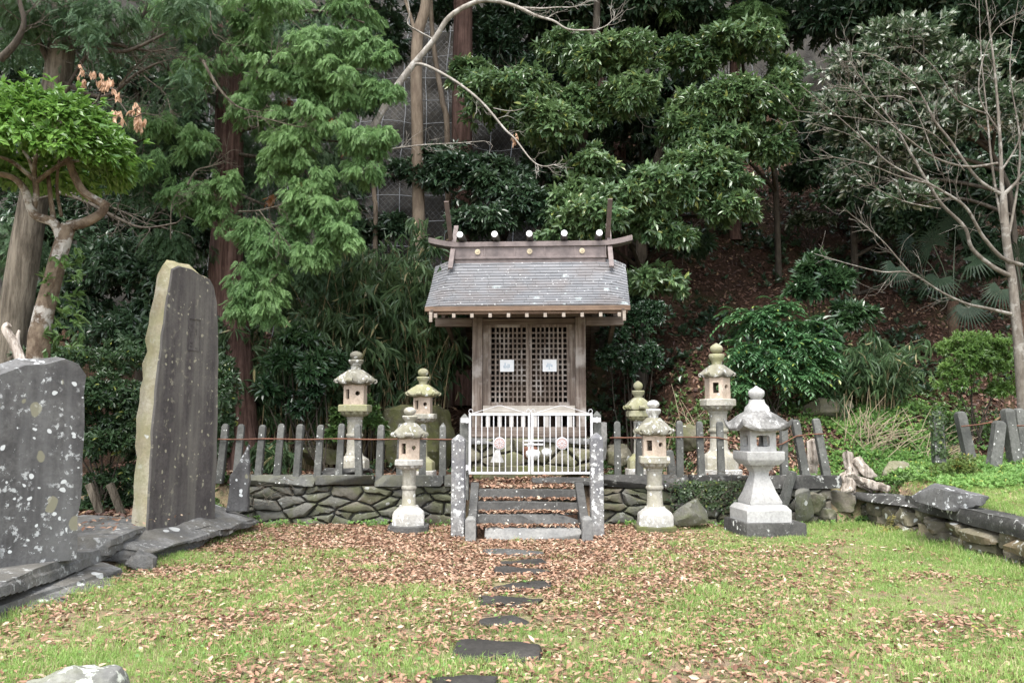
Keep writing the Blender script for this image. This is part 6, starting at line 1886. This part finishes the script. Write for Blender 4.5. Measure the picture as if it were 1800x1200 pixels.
# grass: clumps of blades
def blade_clump(n_, seed):
    r = np.random.RandomState(seed); V, Fc = [], []
    for k in range(n_):
        a = r.uniform(0, 6.28); o = r.normal(0, .30, 2); L = r.uniform(.45, 1.1); ln = r.uniform(.15, .9)
        w_ = .028; s_, c_ = math.sin(a), math.cos(a)
        b0 = np.array([o[0], o[1], 0]); m_ = b0 + np.array([c_ * ln * .3 * L, s_ * ln * .3 * L, L * .62]); t_ = b0 + np.array([c_ * ln * L, s_ * ln * L, L * (1 - .35 * ln)])
        pe = np.array([-s_, c_, 0]) * w_
        i_ = len(V); V += [b0 - pe, b0 + pe, m_ + pe * .8, m_ - pe * .8, t_, t_]
        Fc += [(i_, i_ + 1, i_ + 2, i_ + 3), (i_ + 3, i_ + 2, i_ + 4, i_ + 5)]
    return np.array(V), np.array(Fc)
CL = [blade_clump(9, k) for k in range(4)]
def grass_on(x, y, z, hgt, seed):
    r = np.random.RandomState(seed); res = []
    ch = r.randint(0, 4, len(x))
    for t in range(4):
        q = ch == t; n = q.sum(); a = r.uniform(0, 6.28, n)
        X_ = np.stack([np.cos(a), np.sin(a), 0 * a], 1); Y_ = np.stack([-np.sin(a), np.cos(a), 0 * a], 1); Z_ = norm(np.stack([r.normal(0, .18, n), r.normal(0, .18, n), np.ones(n)], 1))
        res.append(scatter(CL[t][0], CL[t][1], np.stack([x[q], y[q], z[q]], 1), X_, Y_, Z_, hgt[q] * r.uniform(.6, 1.3, n)))
    return merge(res)
def grass_d(x, y):
    d = .56 + .32 * n2(x, y, 1.1, 3) + .50 * n2(x, y, 3.3, 1) + .4 * sstep(1.0, 4.5, x) + .18 * sstep(7.5, 5, y) + .8 * np.exp(-((x + 3.0) / .8) ** 2 - ((y - 5.1) / .45) ** 2)
    d -= .75 * np.exp(-((x - .2) / 1.4) ** 2) * sstep(7.0, 9.5, y) + .55 * sstep(9.0, 11.5, y) * sstep(3, 1, x)
    return np.clip(d, .015, 1.0)
x, y = on_land(108000, -7, 7, 3.6, 12.5, lambda a, c_: grass_d(a, c_) * on_lawn(a, c_), 11)
q = ~((x > CXS - .85) & (x < CXS + .85) & (y > 10.85)); x, y = x[q], y[q]
for (sx_, sy_, hx_, hy_) in stones_xy:
    q = ~((np.abs(x - sx_) < hx_ * .95) & (np.abs(y - sy_) < hy_ * .85)); x, y = x[q], y[q]
hg = .062 + .03 * n2(x, y, 1.6, 2) + .05 * sstep(4.6, 5.5, x) + .02 * sstep(-3.6, -4.1, x)
V, Fq = grass_on(x, y, Z(x, y) - .004, np.clip(hg, .04, .16), 12)
stuff('grass', 'short green grass growing through fallen leaves on the lawn', 'grass', V, Fq, L_grass)
x, y = on_land(46000, 5.5, 10, 7, 13.6, lambda a, c_: np.clip(.7 + .4 * n2(a, c_, 1.2, 4), .25, 1), 13)
V, Fq = grass_on(x, y, Z(x, y), np.full(len(x), .07), 14)
stuff('bank_grass', 'bright green grass on the right bank above the low wall', 'grass', V, Fq, L_grass)
# tiny broad weeds in the lawn
x, y = on_land(26000, -7, 7, 3.6, 12.5, lambda a, c_: np.clip(grass_d(a, c_) * .5, 0, .5) * on_lawn(a, c_), 15)
V, Fq = leaf_flat(x, y, Z(x, y) + .022 + r_.uniform(0, .02, len(x)), .026, 16, None, .5, .8)
stuff('lawn_weeds', 'tiny round-leaved weeds among the lawn grass', 'weeds', V, Fq, L_weed)
# soft green weeds on the right bank: umbrella-like tufts of leaflets
def weeds(name, label, n_, x0, x1, y0, y1, dens, L, hgt, mat, seed):
    x, y = on_land(n_, x0, x1, y0, y1, dens, seed)
    n = len(x)
    pos = np.stack([x, y, Z(x, y) + rs.uniform(.2, 1.0, n) * hgt], 1)
    V, Fq = leaves_at(pos, norm(np.stack([rs.normal(0, .3, n), rs.normal(-.2, .3, n), np.ones(n)], 1)), 6, L, 1.3, .05, .5, .03, .3)
    return stuff(name, label, 'weeds', V, Fq, mat)
def bankd(x, y):
    t1_ = np.exp(-(((x - 6.5 - .25 * (y - 13.5)) / 1.1) ** 2)) * sstep(12.5, 12.9, y) * sstep(16.2, 15.0, y)
    t2_ = sstep(6.0, 6.6, x) * sstep(10.6, 11.6, y) * sstep(13.2, 12.8, y)
    t3_ = .7 * sstep(4.2, 5.0, x) * sstep(12.4, 12.8, y) * sstep(14.0, 13.4, y)
    return np.clip(np.maximum(np.maximum(t1_ * 1.2, t2_), t3_) * (.7 + .6 * n2(x, y, 1.7, 1)), 0, 1)
weeds('green_weeds', 'bright soft green weeds covering the right bank', 30000, 4.0, 10, 9.5, 16.2, bankd, .055, .14, L_weed, 21)
weeds('ivy_cover', 'small dark ivy leaves creeping over the bank behind the right fence', 12000, 1.2, 9.5, 12.9, 16.5, lambda a, c_: np.clip(.40 + .55 * n2(a, c_, 1.3, 4), 0, .9) * sstep(16.5, 15, c_), .05, .05, L_ivy, 22)
weeds('slope_weeds', 'scattered green weeds on the slope right of the shrine', 7500, 1.5, 9, 14, 19, lambda a, c_: np.clip(.35 + .6 * n2(a, c_, 1.1, 2), 0, .9) * sstep(18.5, 15.5, c_), .075, .14, L_nand, 23)
weeds('slope_plants', 'dark low plants dotted over the upper brown slope', 5200, 1.5, 11, 16, 23, lambda a, c_: np.clip(.3 + .7 * n2(a, c_, .9, 3), 0, .9), .13, .3, L_machd, 24)
weeds('terrace_weeds', 'low dark plants on the terrace behind the left fence', 500, -5, .2, 13.2, 17.5, lambda a, c_: np.clip(.1 + .8 * n2(a, c_, 1.1, 1), 0, .8), .11, .22, L_machd, 25)

# ------------------------------------------------------------------ unseen crowns added above the frame to shade the hill, and more growth in the gaps
def shade_crown(owner, pads, mat, L, k=7):
    p, o = pads_twigs(pads, 16, .42)
    V, Fq = leaves_at(p, o, k, L)
    np_mesh('shade_crown', V, Fq, mat, owner)
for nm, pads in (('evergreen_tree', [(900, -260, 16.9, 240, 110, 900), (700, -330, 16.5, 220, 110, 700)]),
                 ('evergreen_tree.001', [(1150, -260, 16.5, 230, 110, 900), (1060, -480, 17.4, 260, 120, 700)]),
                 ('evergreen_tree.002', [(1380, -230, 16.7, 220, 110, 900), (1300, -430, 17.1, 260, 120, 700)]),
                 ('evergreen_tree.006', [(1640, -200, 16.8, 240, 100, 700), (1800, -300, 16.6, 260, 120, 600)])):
    shade_crown(bpy.data.objects[nm], pads, L_machd, .24)
for px, py, Y, cnt in ((470, 905, 12.95, 0),):
    pass
rq = random.Random(77)
rub = [(1478, 880, 12.75, .42, 'dark squared stone under the fence end by the weathered stump'), (1496, 905, 13.0, .36, 'brown stone low in the gap between the two right walls'), (1508, 862, 13.1, .34, 'rounded stone above the gap between the two right walls'), (1455, 905, 12.5, .3, 'flat grey stone on the grass at the right wall end')]
for px, py, Y, s_, lab in rub:
    rock('loose_stone', lab, P(px, py, Y), (s_ * 1.2, s_, s_ * .8), rq.uniform(0, 3), int(px), M_wall, cuts=9, cat='stone')

# dark growth filling the gaps right of the brown slope
bq = hill_pt(1500, 420, 18.6)
evergreen('dark shrubby evergreen below the silvery one, edging the brown slope', bq, pxc([(1500, 380), (1500, 330), (1510, 300)], 18.4),
          [(1440, 300, 18.6, 50, 45, 170), (1500, 350, 18.0, 60, 36, 200), (1570, 390, 17.6, 60, 36, 190), (1650, 400, 17.4, 70, 46, 220), (1420, 230, 19.2, 40, 46, 130), (1760, 350, 17.4, 90, 80, 330), (1520, 300, 18.4, 70, 40, 200), (1400, 320, 19.2, 34, 22, 70), (1680, 270, 18.6, 110, 70, 300), (1560, 250, 18.8, 80, 60, 240), (1790, 280, 18.2, 80, 70, 240), (1480, 200, 19.2, 60, 50, 160), (1740, 470, 17.2, 80, 60, 220)], L_machd, L=.15, rt=.09)
bq = hill_pt(1130, 420, 19.4)
evergreen('dark evergreen undergrowth between the layered pads behind the roof', bq, pxc([(1130, 380), (1130, 300), (1120, 200)], 19.2),
          [(1000, 250, 18.6, 80, 60, 260), (1100, 230, 18.8, 80, 60, 280), (1180, 180, 19.0, 70, 60, 240), (1130, 330, 18.4, 80, 50, 260), (1230, 180, 19, 60, 60, 200), (1040, 400, 17.6, 70, 40, 220), (950, 150, 19, 70, 60, 220), (1220, 430, 17.6, 40, 30, 90), (870, 90, 19.2, 60, 60, 180)], L_machd, L=.15, rt=.1)

def wall_foot(x, y):
    return np.clip(.35 + .8 * n2(x, y, 2.6, 2), 0, .8) * (1 - sstep(-.95, -.75, x) * sstep(1.55, 1.3, x)) * sstep(12.1, 12.35, y)
weeds('foot_weeds', 'small weeds along the foot of the stone walls', 1100, -3.9, 5.5, 12.1, 12.42, wall_foot, .045, .10, L_weed, 27)

x, y = on_land(16000, -6, 5.6, 12.75, 15.2, lambda a, c_: np.clip(.65 + .5 * n2(a, c_, 1.3, 1), .1, 1), 31)
q = ~((np.abs(x - .3) < 1.25) & (y > 13.7)); x, y = x[q], y[q]
V, Fq = leaf_flat(x, y, Z(x, y) + .03 + rs.uniform(0, .05, len(x)), .075, 32, land_frames(x, y, 0))
stuff('terrace_leaves', 'reddish fallen leaves lying behind the stone fence posts', 'fallen leaves', V, Fq, M_litter)

n = 520
x = np.concatenate([rs.uniform(5.3, 6.6, n), rs.uniform(-5.2, -3.9, 260)]); y = np.concatenate([rs.uniform(12.45, 13.1, n), rs.uniform(12.35, 12.9, 260)])
pos = np.stack([x, y, Z(x, y) + rs.uniform(.0, .12, len(x))], 1)
V, Fq = leaves_at(pos, norm(np.stack([rs.normal(0, .3, len(x)), rs.normal(-.6, .3, len(x)), np.ones(len(x))], 1)), 7, .06, 1.3, .05, .5, .03, .4)
stuff('edge_weeds', 'green weeds spilling over the earth edge at both wall ends', 'weeds', V, Fq, L_nand)
